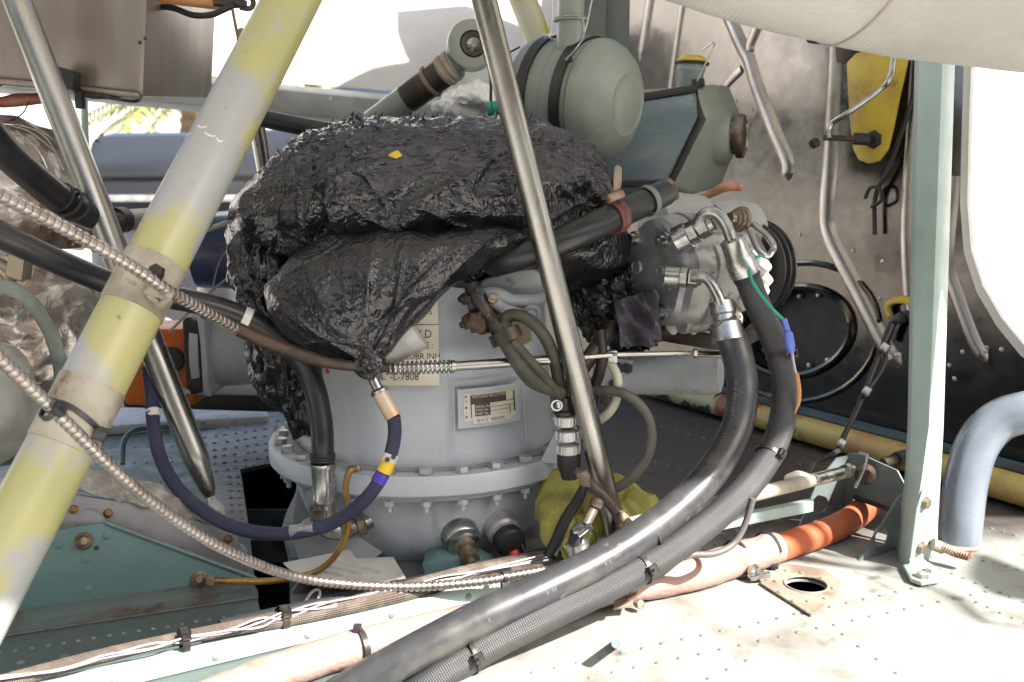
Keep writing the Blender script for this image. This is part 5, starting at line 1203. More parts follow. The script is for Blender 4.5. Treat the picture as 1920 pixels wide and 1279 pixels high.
m = M(); m.tube(L([(55, 190, 1.1), (40, 215, 1.1), (10, 228, 1.1), (-20, 226, 1.1)]), .0009, 6); m.tube(L([(-10, 165, 1.1), (10, 155, 1.1), (20, 157, 1.1)]), .0016, 6)
tag(m.obj('thin_wire', blk), 'thin dark wire curling below the red cable boot', 'wire')
# cable with brown grommet along the top
tc = thing('control_cable', 'black control cable with brown sleeve and wire loop at the top left', 'cable', P(370, 25, 1.1))
m = M(); m.tube(L([(278, 14, 1.15), (320, 14, 1.14), (360, 28, 1.12), (395, 28, 1.1), (420, 18, 1.09), (438, 10, 1.09)]), .0034, 12); m.obj('cable', blk, tc)
m = M(); m.tube(L([(300, -12, 1.13), (350, -4, 1.12), (408, 6, 1.11)]), [.010, .009, .007], 16); m.obj('brown_sleeve', orwire, tc)
m = M(); m.tube(L([(402, 2, 1.1), (430, 4, 1.1), (462, 8, 1.1)]), [.006, .007, .004], 12); m.tube(L([(450, 14, 1.1), (468, 16, 1.1), (475, 6, 1.1), (470, -10, 1.1)]), .003, 8); m.obj('eye_end', dark, tc)
m = M(); m.tube(L([(436, 18, 1.2), (442, 50, 1.2), (448, 78, 1.2)]), .002, 8); m.hex(P(452, 62, 1.19), (.4, -1, 0), .006, .006); m.hex(P(458, 80, 1.19), (.4, -1, 0), .005, .01); m.tube(L([(446, 72, 1.19), (458, 90, 1.19), (450, 98, 1.19)]), .003, 8)
tag(m.obj('toggle_fastener', MATS['tan_tie']), 'small tan toggle fastener hanging against the white cowling beside the yellow tube', 'fastener')
m = M(); m.tube(L([(158, 170, 1.6), (160, 250, 1.6), (166, 330, 1.6)]), .0055, 12); tag(m.obj('thin_rod', post_m), 'thin pale green upright rod behind the left steel strut', 'rod')

# corrugated hose + white crumpled film behind the bag
m = M(); m.tube(L([(470, 218, 1.28), (520, 228, 1.26), (570, 238, 1.24), (630, 250, 1.22), (680, 262, 1.2)]), .0112, 20, rib=(.0038, 1, (0, 0, .10, .12)))
tag(m.obj('corrugated_hose', blackr), 'black corrugated hose passing behind the bag right of the yellow tube', 'hose')
m = M(); m.blob([(150, 862, 880, .008, 1.22), (162, 845, 912, .02, 1.22), (185, 832, 930, .025, 1.22), (205, 815, 935, .02, 1.22), (228, 880, 930, .008, 1.22)], 70, 8, lambda p: (rdg(p, 30, 3) - .5) * .014)
tag(m.obj('crumpled_film', crump), 'crumpled clear white plastic film behind the bag beside the front strut', 'plastic film')
m = M(); m.tube(L([(914, 205, 1.19), (945, 202, 1.19)]), .0085, 14, smooth=False); m.tube(L([(917, 205, 1.18), (921, 205, 1.18)]), .0092, 14, smooth=False); tag(m.obj('green_plug', tealw), 'small green plug at the end of the crumpled white film', 'plug')
m = M(); m.tube(L([(920, 210, 1.18), (920, 150, 1.18), (914, 120, 1.19), (908, 104, 1.2)]), .0017, 8); m.tube(L([(945, 104, 1.1), (975, 88, 1.1)]), .0011, 6, smooth=False); tag(m.obj('thin_wire', blk), 'thin black wire rising from the green plug behind the steel strut', 'wire')
m = M(); m.tube([P(945, -90, 1.5), P(985, 10, 1.5), P(1030, 130, 1.5)], .020, 26, smooth=False); tag(m.obj('painted_tube', yelt), 'pale tube with a yellow patch behind the domed vessel', 'tube')
m = M(); m.box(P(1150, 40, 1.62), (.05, 0, 0), (0, .02, 0), (0, 0, .35), .003); m.box(P(1108, 20, 1.6), (.045, 0, 0), (0, .03, 0), (0, 0, .28), .003); tag(m.obj('grey_channel', brk), 'dark grey upright channel behind the domed vessel neck', 'channel')

# ------------------------------------------------------------------ orange box and casting, mid left
ob = thing('orange_box', 'orange box with a round black port glimpsed behind the left steel strut', 'box', P(310, 740, 1.22))
m = M(); m.box(P(316, 678, 1.25), (.088, 0, 0), (0, .08, 0), (0, 0, .098), .004); m.obj('case', orbox, ob)
m = M(); m.cyl(P(322, 675, 1.20), P(322, 675, 1.215), .016, 28); m.obj('port', blk, ob)
m = M(); m.tube(L([(278, 740, 1.19), (276, 690, 1.19), (300, 620, 1.2)]), .002, 8); m.obj('red_piping', redp, ob)
gh = thing('gear_casing', 'light grey flanged casting with a dark mounting plate beside the orange box', 'casting', P(410, 745, 1.2))
m = M(); m.lathe([(0, .058), (.010, .058), (.011, .048), (.075, .045)], P(372, 655, 1.22), (1, .12, 0), 40); m.obj('housing', cast, gh)
m = M(); m.prism([P(x, y, 1.17) for x, y in ((340, 600), (352, 592), (372, 605), (380, 660), (382, 735), (360, 742), (348, 735), (342, 650))], (0, .10, 0), .004); m.obj('mount_plate', dark, gh)
m = M(); m.prism([P(x, y, 1.16) for x, y in ((366, 585), (376, 578), (384, 600), (392, 730), (398, 735), (396, 745), (380, 742), (374, 640))], (0, .10, 0), .003); m.obj('flange_lip', cast, gh)
for x, y in ((350, 735), (386, 590)): 
    m = M(); m.hex(P(x, y, 1.165), (0, -1, 0), .006, .006); m.obj('bolt', zinc, gh)
m = M(); m.lathe([(0, .055), (.08, .06)], P(375, 470, 1.45), (1, 0, 0), 36); tag(m.obj('navy_duct', navy), 'dark navy round duct behind the left edge of the bag', 'duct')
m = M(); m.tube(L([(380, 434, 1.3), (420, 420, 1.3), (452, 410, 1.3)]), .0035, 10); tag(m.obj('thin_rod', beam), 'short grey rod poking out left of the bag above the navy duct', 'rod')
m = M(); m.tube(L([(316, 624, 1.1), (370, 570, 1.12), (410, 535, 1.13), (440, 512, 1.14)]), .0016, 8); m.tube(L([(398, 540, 1.13), (412, 490, 1.14), (440, 450, 1.15)]), .0008, 6); tag(m.obj('lock_wire', ltape), 'pale wire running up from the orange box to the bag', 'wire')
m = M(); m.blob([(688, 612, 645, .006, 1.02), (697, 610, 650, .008, 1.02), (706, 618, 640, .005, 1.02)], 24, 5); m.obj('sensor_cover', redp, gb)
m = M(); m.blob([(470, 395, 430, .03, 1.6), (520, 380, 440, .05, 1.6), (560, 370, 440, .05, 1.6), (590, 375, 430, .03, 1.6)], 30, 6); tag(m.obj('white_duct', white), 'white duct elbow behind the left edge of the bag', 'duct')
# dark machinery deck edge and beams at mid left
lf = thing('deck_beam', 'riveted grey cross beam on the deck behind the left steel strut', 'beam', DK(350, 800))
m = M(); q = [DK(x, y) for x, y in ((60, 800), (500, 775), (500, 800), (60, 830))]
m.prism([p + V((0, 0, .001)) for p in (DK(60, 826), DK(505, 798), DK(495, 770), DK(60, 790))], (0, 0, .016), .002); m.obj('web', cast, lf)
m = M()
for k in range(16): rivet(DK(200 + k * 19, 800 - k * 1.5, .017), .0035, m=m)
m.obj('rivets', cast, lf, kind='stuff')
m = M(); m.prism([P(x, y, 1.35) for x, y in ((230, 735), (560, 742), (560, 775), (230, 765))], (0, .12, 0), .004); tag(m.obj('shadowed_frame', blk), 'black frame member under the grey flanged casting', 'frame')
m = M(); m.tube(L([(230, 870, 1.2), (232, 830, 1.22), (250, 808, 1.24), (285, 802, 1.26), (330, 800, 1.28)]), .0035, 10); tag(m.obj('teal_pipe', teal), 'thin teal pipe bending beside the navy hose', 'pipe')
# mount bracket with round bolt left of flange
mbk = thing('mount_lug', 'grey gearbox mounting lug with a large bolt head left of the flange', 'lug', P(560, 870, 1.12))
m = M(); m.prism([P(x, y, 1.13) for x, y in ((512, 800), (530, 830), (600, 880), (625, 880), (625, 905), (585, 895), (530, 868), (514, 840))], (0, .02, 0), .002); m.obj('web', cast, mbk)
m = M(); m.cyl(P(548, 826, 1.14), P(548, 818, 1.14), .0125, 22, .3); m.obj('bolt_head', alu, mbk)

dteal = mat('dirty_teal_flange', (.12, .155, .15), .5, 0, c2=(.11, .09, .075), ns=22, lo=.44, hi=.6, c3=(.05, .04, .035), ns3=50, lo3=.6, hi3=.7, bump=.3, bs=90, bd=.001)
frm = mat('mid_grey_frame_paint', (.235, .235, .245), .45, 0, c2=(.18, .175, .175), ns=12, c3=(.08, .07, .06), ns3=40, lo3=.64, hi3=.74)
# ------------------------------------------------------------------ gusset lower left
G0 = DK(-30, 1182); G1 = DK(478, 1106); gt = (G1 - G0).normalized(); gn = V((gt.y, -gt.x, 0))
if gn.y > 0: gn = -gn
def GP(x, y, off=0): d_ = ray(x, y); return d_ * ((G0 + gn * off).dot(gn) / d_.dot(gn))
gs = thing('teal_gusset', 'teal painted triangular gusset plate standing on the deck in the lower left', 'gusset', G0.lerp(G1, .5))
m = M(); m.prism([GP(x, y) for x, y in ((-30, 1178), (-30, 1010), (120, 992), (196, 980), (210, 984), (478, 1086), (478, 1102))], -gn * .003, .0006); m.obj('plate', teal, gs)
m = M(); m.tube([GP(198, 980, .001), GP(212, 985, .002), GP(480, 1084, .002)], .0018, 8, smooth=False); m.obj('folded_edge', teal, gs)
m = M(); m.box((G0 + G1) / 2 + gn * .012 + V((0, 0, .0025)), G1 - G0, gn * .022, (0, 0, .003), .0005); fo_ = m.obj('foot_flange', dteal, gs)
m = M(); m.box((G0 + G1) / 2 + gn * .002 + V((0, 0, .008)), G1 - G0, gn * .003, (0, 0, .014), .0005); m.obj('angle_web', dteal, gs)
for k in range(9):
    m = M(); rivet(G0.lerp(G1, .07 + k * .115) + gn * .012 + V((0, 0, .004)), .0042, m=m); m.obj('rivet', dteal, fo_)
for x, y in ((111, 1021), (200, 1005), (161, 1048), (166, 1105), (171, 1139)):
    m = M(); rivet(GP(x, y, .0002), .0042, gn, m); m.obj('rivet', teal, gs)
for x, y, r_ in ((157, 1015, .0068), (374, 1087, .0072)):
    m = M(); m.lathe([(0, r_ * 1.25), (.0015, r_ * 1.2), (.002, r_)], GP(x, y), gn, 20); m.hex(GP(x, y, .002), gn, r_ * .95, .006); m.cyl(GP(x, y, .006), GP(x, y, .014), r_ * .5, 12); m.obj('bolt', MATS['brown_stained_fitting'], gs)
m = M(); m.cyl(GP(181, 1027, .0003), GP(181, 1027, .0006), .0026, 12); m.cyl(GP(412, 1100, .0003), GP(412, 1100, .0006), .0012, 12); m.cyl(GP(182, 1128, .0003), GP(182, 1128, .0006), .0012, 8); m.obj('drilled_hole', blk, gs)
# grey casting flange behind the gusset, torn sealant on top
gf = thing('grey_side_frame', 'grey painted frame flange behind the teal gusset with torn sealant along its top', 'frame', DK(300, 1080))
m = M(); Yg = G0.lerp(G1, .5).y + .012
def YG(x): return GP(x, 1050).y + .012
m.prism([P(x, y, YG(x)) for x, y in ((100, 935), (140, 928), (250, 945), (330, 965), (440, 1000), (455, 1040), (460, 1075), (100, 1060))], (0, .004, 0), .001); m.obj('web', frm, gf)
m = M(); m.tube([P(x, y, YG(x) + .006) for x, y in ((60, 890), (140, 900), (200, 910), (280, 930), (350, 952), (440, 990))], [.007, .012, .012, .011, .009, .006], 14, 10)
for i in range(len(m.v)): m.v[i] += V((noise.noise(m.v[i] * 80), noise.noise(m.v[i] * 80 + V((3, 3, 3))), noise.noise(m.v[i] * 60 + V((9, 1, 3))))) * .006
m.obj('torn_sealant', sealg, gf)
m = M(); m.lathe([(0, .017), (.003, .016), (.005, .012)], P(166, 985, YG(166)), (0, -1, 0), 28); m.obj('round_boss', frm, gf)
for x, y in ((138, 955), (203, 962), (428, 1010)):
    m = M(); m.lathe([(0, .0045), (.002, .004), (.0035, .002), (.0037, .0004)], P(x, y, YG(x)), (0, -1, 0), 14); m.obj('brass_rivet', brass, gf)
m = M(); m.prism([P(x, y, .955) for x, y in ((335, 1030), (410, 1032), (452, 1026), (462, 1040), (400, 1048), (345, 1046))], (0, .01, 0), .001); m.obj('lip', mat('blue_grey_lip', (.2, .26, .33), .4), gf)

# tilted instruction plate, rubber mounts, small grey plate below the bowl
ip = thing('instruction_plate', 'grey white metal instruction plate with small lettering lying below the gearbox bowl', 'plate', P(650, 1090, .93))
q = [P(530, 1055, .93), P(655, 1030, .97), P(668, 1046, .965), P(738, 1044, .965), P(766, 1092, .90), P(740, 1112, .89), P(560, 1084, .91)]
m = M(); m.prism(q, (0, .0015, -.002), .0004); m.obj('plate', mat('pale_plate_paint', (.46, .46, .44), .4, 0, c2=(.36, .35, .32), ns=14), ip)
o_ = P(628, 1062, .9395) + V((0, -.002, .004)); e1 = (P(705, 1078, .928) - P(628, 1062, .9395)).normalized(); e2 = (P(640, 1040, .962) - P(628, 1066, .9395)).normalized()
m = M()
for k, s_ in enumerate(('IF TOO HOT CHECK OIL', 'BEFORE TOWING', 'SERVICING')): m.text(s_, .0056, lambda a, b_, k=k: o_ + e1 * (a * .8 - k * .004) + e2 * (b_ - k * .0085))
m.obj('lettering', MATS['dark_grey_plate_paint'], ip)
m = M(); m.ring(P(605, 1135, .93), (.1, -1, .25), .026, .008, 36, 12); m.ring(P(610, 1130, .95), (.1, -1, .25), .014, .006, 30, 10); m.cyl(P(608, 1136, .92), P(608, 1132, .96), .010); tag(m.obj('rubber_mount', dark), 'round black rubber mount in the deck recess below the instruction plate', 'mount')
m = M(); m.prism([P(x, y, .95) for x, y in ((790, 1058), (820, 1048), (880, 1044), (920, 1060), (940, 1080), (860, 1092), (800, 1090))], (0, .03, .002), .003); tag(m.obj('teal_shim_plate', teal), 'small teal grey plate under the gearbox drain plug', 'plate')
m = M(); m.prism([P(x, y, 1.02) for x, y in ((540, 1000), (600, 985), (625, 1010), (600, 1060), (545, 1064))], (0, .02, 0), .002); tag(m.obj('grey_web', cast), 'grey casting web left of the gearbox bowl', 'web')

# ------------------------------------------------------------------ rail, loom and wires in the foreground
rl = thing('deck_rail', 'pale sunlit metal rail running diagonally across the lower left foreground', 'rail', DK(500, 1240))
R0 = DK(60, 1330, 0); R1 = DK(1070, 1085, 0); rt = (R1 - R0).normalized(); rn = V((rt.y, -rt.x, 0)); rn = rn if rn.y < 0 else -rn; R0 = R0 - rn * .014; R1 = R1 - rn * .014
m = M(); m.prism([R0 + rn * .012 + V((0, 0, .001)), R0 + rn * .012 + V((0, 0, .013)), R0 + V((0, 0, .013)), R0 + V((0, 0, .016)), R0 + rn * .016 + V((0, 0, .016)), R0 + rn * .016 + V((0, 0, .001))], R1 - R0, .0008); m.obj('channel', post_m, rl)
for k in range(6):
    m = M(); rivet(R0.lerp(R1, .12 + k * .16) + rn * .0162 + V((0, 0, .008)), .0035, rn, m); m.obj('rivet', deckm, rl)
def rp(t, off, z): return R0.lerp(R1, t) + rn * off + V((0, 0, z - .008))
lo = thing('cable_loom', 'brown mesh covered cable loom tied along the pale rail', 'cable loom', rp(.4, 0, .026))
m = M(); m.tube([rp(t, .003 - .006 * math.sin(t * 9), .031) for t in (-.05, .1, .2, .3, .4, .5, .62, .75, .88, 1.0)], [.0062, .006, .0055, .0062, .0072, .0075, .0095, .0095, .008, .007], 16); m.obj('mesh_sleeve', bunm, lo)
m = M(); m.tube([rp(t, -.008, .029) for t in (.3, .45, .6, .7, .85, 1.0)], .0078, 14); m.obj('black_tape_wrap', blk, lo)
for t in (.235, .405, .62):
    c_ = rp(t, .003, .031); m = M(); m.lathe([(-.003, .0095), (-.003, .0112), (.003, .0112), (.003, .0095)], c_, rt, 24, cap=False); m.box(c_ + rn * .008 + V((0, 0, .008)), rt * .007, rn * .007, V((0, 0, .006)), .001); m.obj('cable_tie', MATS['dark_oxide_metal'], lo)
ww = thing('white_wires', 'pair of thin white wires with loops trailing along the brown loom', 'wire', rp(.4, .01, .03))
for k in range(3):
    m = M(); rnd = random.Random(k)
    m.tube([rp(t, .012 + rnd.uniform(-.003, .003), .034 + rnd.uniform(-.002, .007)) for t in (-.05, .04, .11, .18, .235, .30, .36, .405, .47, .53, .58, .62, .7, .8, .95)], .0008, 6); m.obj('wire', whw, ww)
m = M(); m.tube(L([(560, 1165, .835), (585, 1148, .845), (600, 1112, .85), (590, 1107, .85), (576, 1122, .848), (565, 1146, .845), (545, 1160, .84), (500, 1172, .825)]), .0014, 6); m.obj('wire', whw, ww)
# pink duct, left continuation and right section
def zok(pts, r):                                       # ducts rest on the deck
    return [DK(x, y, r) for x, y in pts]
pk = thing('pink_taped_duct', 'long pink taped duct lying on the deck under the grey hoses, lower left', 'duct', DK(700, 1230))
m = M(); m.tube(zok([(330, 1330), (480, 1272), (640, 1222), (800, 1178), (940, 1148), (1060, 1130), (1180, 1098)], .0145), [.0135, .0142, .015, .0135, .0125, .012, .014], 30, 10)
for i in range(len(m.v)): m.v[i] += V((0, 0, 1)) * noise.noise(m.v[i] * 45) * .0016
m.obj('duct_skin', pinkt, pk)
c_ = DK(676, 1214, .0148); m = M(); m.lathe([(-.0025, .0148), (-.0025, .0162), (.0025, .0162), (.0025, .0148)], c_, DK(800, 1178) - DK(640, 1222), 28, cap=False); m.box(c_ + V((-.002, -.001, .018)), (.007, 0, 0), (0, .007, 0), (0, 0, .006), .001); m.obj('cable_tie', tie, pk)
od = thing('orange_duct', 'bright orange duct bending up into the riveted bracket, its near end wrapped in pink tape', 'duct', DK(1440, 1060))
ORP = [DK(1440, 1034, .0155), DK(1470, 1024, .0155), DK(1540, 1000, .0155), DK(1585, 980, .017), DK(1620, 955, .021), DK(1640, 935, .028)]
m = M(); m.tube(ORP, .0150, 30, 10); m.obj('duct_skin', orange, od)
m = M(); m.tube(zok([(1160, 1108), (1240, 1088), (1310, 1072), (1385, 1048), (1455, 1028)], .0165), [.012, .0165, .0175, .017, .0165], 34, 12)
for i in range(len(m.v)): m.v[i] += V((0, -.3, 1)) * (noise.noise(m.v[i] * 50) * .0018 + noise.noise(m.v[i] * 130) * .0007)
tp_ = m.obj('pink_tape_wrap', pinkt, od)
for x, y in ((1380, 1046), (1438, 1030)):
    c_ = DK(x, y, .0168); ax = DK(1455, 1028) - DK(1310, 1072); m = M(); m.lathe([(-.002, .0178), (-.002, .0190), (.002, .0190), (.002, .0178)], c_, ax, 28, cap=False); m.box(c_ + V((.004, -.016, -.012)), (.008, 0, 0), (0, .006, 0), (0, 0, .006), .001); m.obj('cable_tie', tie, tp_)
m = M(); m.lathe([(0, .0085), (.005, .009), (.006, .004), (.012, .004)], DK(1410, 1075, .008), (.6, -.5, .3), 18); m.box(DK(1425, 1080, .008), (.02, .0, .004), (0, .006, 0), (0, 0, .006), .001); tag(m.obj('hose_clip', zinc), 'small bright metal clip against the underside of the pink taped duct', 'clip')
m = M(); m.box(DK(1170, 1130, .012), (.018, 0, .004), (.004, .02, 0), (0, 0, .003), .0008); m.box(DK(1183, 1120, .016), (.012, 0, .008), (.004, .01, 0), (0, 0, .003), .0008); m.hex(DK(1195, 1132, .008), (.5, -.8, .2), .0045, .006); tag(m.obj('wing_clip', MATS['rusty_lug']), 'brown stained clip under the grey hoses beside the pink duct', 'clip')
# stub post on the deck
m = M(); m.tube([DK(1155, 1207), DK(1155, 1207, .028)], .0038, 16, smooth=False); tag(m.obj('stub_post', brk), 'short pale green stub post standing on the sunlit deck', 'post')

# ------------------------------------------------------------------ U bracket, control rod
ub = thing('channel_bracket', 'grey green channel bracket with round lightening holes straddling the orange duct', 'bracket', DK(1590, 1010))
zt = .098
def plate_q(p0, p1, p2, p3, hole=None, hr=.013):
    """upright plate through 4 world corners with a hole at fractions of its frame"""
    o_ = V(p0); e1 = (V(p1) - o_).normalized(); nn = e1.cross(V(p3) - o_).normalized(); e2 = nn.cross(e1)
    loc = [((V(p) - o_).dot(e1), (V(p) - o_).dot(e2)) for p in (p0, p1, p2, p3)]
    hs = [[(hole[0] + math.cos(a) * hr, hole[1] + math.sin(a) * hr) for a in [k * math.pi / 12 for k in range(24)]]] if hole else []
    mm = M(); mm.plate(o_, e1, e2, loc, hs, .0022)
    if hole: mm.ring(o_ + e1 * hole[0] + e2 * hole[1], nn, hr + .0005, .0014, 26, 6)
    return mm
# left cheek, back web, right cheek
uA, uB, uF, uG = DK(1582, 982), DK(1694, 1026), DK(1498, 988), DK(1610, 1052)
def upz(p, z): return V((p.x, p.y, ZD + z))
def polyplate(pts, hole, hr, th=.0022, m_=brk, parent=None, name='cheek'):
    o_ = pts[0]; e1 = (pts[1] - o_).normalized(); nn = e1.cross(V((0, 0, 1))).normalized(); e2 = V((0, 0, 1))
    loc = [((p - o_).dot(e1), (p - o_).dot(e2)) for p in pts]; hs = []
    mm = M()
    if hole is not None:
        d_ = ray(*hole); h_ = d_ * (o_.dot(nn) / d_.dot(nn)); hh = ((h_ - o_).dot(e1), (h_ - o_).dot(e2))
        hs = [[(hh[0] + math.cos(a) * hr, hh[1] + math.sin(a) * hr * 1.1) for a in [k * math.pi / 12 for k in range(24)]]]
        mm.ring(h_, nn, hr + .0008, .0014, 26, 6)
    mm.plate(o_, e1, e2, loc, hs, th)
    return mm.obj(name, m_, parent)
polyplate([uF, uA, upz(uA, .084), upz(uA, .082).lerp(upz(uF, .082), .25), upz(uF.lerp(uA, .36), .056)], (1537, 945), .0105, parent=ub)
polyplate([uG, uB, upz(uB, .066), upz(uG.lerp(uB, .78), .060), upz(uG.lerp(uB, .40), .030)], (1652, 1006), .0115, parent=ub)
W0 = V((.002, .003, 0))
polyplate([upz(uA, 0) + W0, upz(uA.lerp(uB, .08), 0) + W0, upz(uA.lerp(uB, .14), .036) + W0, upz(uA.lerp(uB, .84), .036) + W0, upz(uA.lerp(uB, .90), 0) + W0, upz(uB, 0) + W0, upz(uB, .066) + W0, upz(uA.lerp(uB, .82), .084) + W0, upz(uA.lerp(uB, .2), .090) + W0, upz(uA, .086) + W0], None, 0, parent=ub, name='back_web')
m = M(); m.tube([upz(uA.lerp(uB, .16), .037), upz(uA.lerp(uB, .82), .037)], .0028, 8, smooth=False); m.obj('stiffener_edge', dark, ub)
m = M(); m.lathe([(0, .012), (.004, .012), (.006, .008), (.012, .008)], P(1622, 888, 1.09), (-.3, -1, 0), 24); m.obj('pivot', rust, ub)
m = M(); m.tube([P(1626, 853, 1.06), P(1620, 880, 1.06), P(1604, 915, 1.06)], .0019, 10, 4); m.tube([P(1626, 853, 1.06), P(1612, 850, 1.07)], .0022, 8, smooth=False); m.obj('lock_pin', zinc, ub)
cr = thing('control_rod', 'cream push rod with steel rod end running to the grey green channel bracket', 'rod', P(1400, 935, .98))
m = M(); m.tube([P(1180, 985, .90), P(1410, 928, .98), P(1590, 884, 1.07)], [.0075, .0075, .0070], 20, smooth=False); m.obj('rod', cream, cr)
m = M(); m.tube([P(1530, 897, 1.03), P(1598, 879, 1.07)], .0048, 16, smooth=False); m.hex(P(1584, 884, 1.06), P(1598, 879, 1.07) - P(1530, 897, 1.03), .0085, .008); m.obj('rod_end', zinc, cr)
m = M(); m.blob([(884, 1490, 1505, .003, 1.03), (892, 1472, 1520, .005, 1.03), (905, 1470, 1500, .003, 1.03)], 24, 5); m.obj('tape_flag', white_p, cr)
m = M(); m.box(P(1330, 985, 1.0), (.24, .075, .02), (0, .012, 0), (0, 0, .012), .001); tag(m.obj('teal_rail', post_m), 'pale green rail on the deck just behind the cream push rod', 'rail')
m = M(); m.tube(L([(1515, 890, 1.05), (1530, 865, 1.06), (1555, 855, 1.09), (1572, 845, 1.12)]), .003, 8); tag(m.obj('black_lead', blk), 'black lead hooked over the left corner of the channel bracket', 'cable')
# strap rod up to the wall
sr = thing('tie_cable', 'twin black cable with pale ferrules rising from the bracket to the bulkhead', 'cable', P(1575, 835, 1.13))
m = M(); m.tube(L([(1572, 838, 1.13), (1615, 750, 1.16), (1650, 660, 1.2), (1672, 610, 1.24)]), .0034, 10); m.tube(L([(1618, 745, 1.155), (1655, 690, 1.19), (1662, 650, 1.2)]), .003, 10); m.obj('cable', blk, sr)
for x, y, Y in ((1655, 650, 1.195), (1622, 732, 1.16), (1575, 830, 1.125)):
    m = M(); m.cyl(P(x - 3, y - 2, Y), P(x + 9, y + 5, Y - .004), .0055, 12); m.obj('ferrule', alu, sr)
rk = thing('yellow_clip', 'yellow painted curved clip on the bulkhead behind the green post', 'clip', WL(1690, 600))
m = M(); m.tube([WL(x, y, .01) for x, y in ((1668, 595), (1664, 572), (1685, 562), (1712, 566), (1726, 578))], .0065, 12, flat=.6); m.obj('hook', yel, rk)
m = M(); m.tube([WL(x, y, .015) for x, y in ((1660, 640), (1675, 605), (1700, 590), (1712, 600))], .006, 10); m.hex(WL(1694, 596, .015), WN, .009, .01); m.obj('latch', blk, rk)

# ------------------------------------------------------------------ green post
po = thing('support_post', 'tall pale green channel post bolted to the deck at the right', 'post', DK(1722, 1085))
Yp = DK(1722, 1060).y
TL, TR = (1722, 90), (1792, 90)
BL, BR = (1684, 1060), (1752, 1040)
# two faces meeting at a ridge: left face looks left, right face looks right / to the camera
top_l, top_m, top_r = P(1722, 95, Yp + .02), P(1768, 95, Yp - .012), P(1792, 95, Yp + .030)
b_l, b_m, b_r = P(1684, 1062, Yp + .018), P(1700, 1066, Yp - .012), P(1756, 1046, Yp + .028)
k_l, k_m, k_r = P(1708, 800, Yp + .018), P(1742, 800, Yp - .014), P(1770, 800, Yp + .028)
j_l, j_m, j_r = P(1703, 900, Yp + .018), P(1728, 900, Yp - .014), P(1765, 895, Yp + .026)
ex = V((0, .004, 0))
m = M(); th = V((0, .0025, 0))
cols = [(top_l, top_m, top_r), (k_l, k_m, k_r), (j_l, j_m, j_r), (b_l, b_m, b_r)]
vs = []
for c_ in cols: vs += list(c_) + [c_[2] + V((-.006, .012, 0)), c_[0] + V((.004, .020, 0))]
fs = []
for i in range(3):
    for k in range(5): fs.append((i * 5 + k, i * 5 + (k + 1) % 5, (i + 1) * 5 + (k + 1) % 5, (i + 1) * 5 + k))
fs += [(0, 1, 2, 3, 4), (15, 16, 17, 18, 19)]
bm = bmesh.new(); bv = [bm.verts.new(p) for p in vs]
for f_ in fs: bm.faces.new([bv[i] for i in f_])
bmesh.ops.recalc_face_normals(bm, faces=bm.faces[:]); bmesh.ops.bevel(bm, geom=bm.edges[:], offset=.0016, segments=2, affect='EDGES', profile=.5); bm.verts.index_update()
m.add([q.co.copy() for q in bm.verts], [tuple(k.index for k in q.verts) for q in bm.faces]); bm.free(); m.obj('column', post_m, po)
pn = (b_r - b_m).cross(j_m - b_m).normalized(); pn = -pn if pn.y > 0 else pn
def PP(x, y, off): d_ = ray(x, y); return d_ * ((b_m + pn * off).dot(pn) / d_.dot(pn))
m = M(); m.prism([PP(x, y, .0006) for x, y in ((1702, 1062), (1716, 955), (1728, 918), (1740, 910), (1750, 918), (1756, 960), (1756, 1040), (1748, 1052))], pn * .0018, .0006); dpl = m.obj('doubler', post_m, po)
for x, y in ((1734, 943), (1725, 1027)): m = M(); m.lathe([(0, .0072), (.0015, .007)], PP(x, y, .0024), pn, 18); m.hex(PP(x, y, .0038), pn, .0056, .005); m.obj('bolt', MATS['dull_bronze'], dpl)
for x, y in ((1738, 922), (1724, 967), (1745, 962), (1732, 987), (1716, 1008), (1745, 1000), (1707, 1050), (1746, 1042)): m = M(); rivet(PP(x, y, .0024), .0022, pn, m); m.obj('rivet', post_m, dpl)
m = M(); q = [DK(x, y, .002) for x, y in ((1692, 1066), (1738, 1060), (1770, 1082), (1762, 1094), (1728, 1100), (1706, 1092))]; m.prism(q, (0, 0, .005), .0015); m.prism([P(1694, 1064, Yp - .008), P(1738, 1052, Yp - .006), P(1738, 1075, Yp - .01), P(1696, 1080, Yp - .012)], (0, .006, 0), .001); ft = m.obj('foot', post_m, po)
for x, y in ((1730, 1082), (1748, 1072)): m = M(); m.hex(DK(x, y, .007), (0, 0, 1), .0068, .005); m.obj('bolt', alu, ft)

# ------------------------------------------------------------------ blue grey elbow duct
q = [DK(1800, 1035, .0), DK(1808, 1000, .012) + V((0, 0, .02)), ]
gd = thing('bent_duct', 'thick blue grey painted duct bending up from the deck at the right edge', 'duct', DK(1800, 1030))
base = DK(1797, 1022); 
Yb = base.y
m = M(); m.tube([base, P(1803, 965, Yb), P(1812, 900, Yb + .005), P(1832, 835, Yb + .01), P(1872, 790, Yb + .01), P(1930, 772, Yb), P(2010, 770, Yb - .01)], .0232, 44, 10); m.obj('pipe', ductg, gd)
m = M(); m.lathe([(0, .024), (.003, .0255), (.006, .024)], base, (0, 0, 1), 36); m.obj('base_sealant', cream, gd)
m = M(); m.tube(L([(1760, 1022, 1.0), (1790, 1035, .99), (1818, 1044, .98)]), [.005, .006, .005], 12, rib=(.0025, 1, (0, .15))); m.tube(L([(1748, 1020, 1.0), (1768, 1028, 1.0)]), .0065, 12, smooth=False)
tag(m.obj('drain_stub', MATS['rusty_lug']), 'short threaded drain stub on the deck between the post and the bent duct', 'stub')
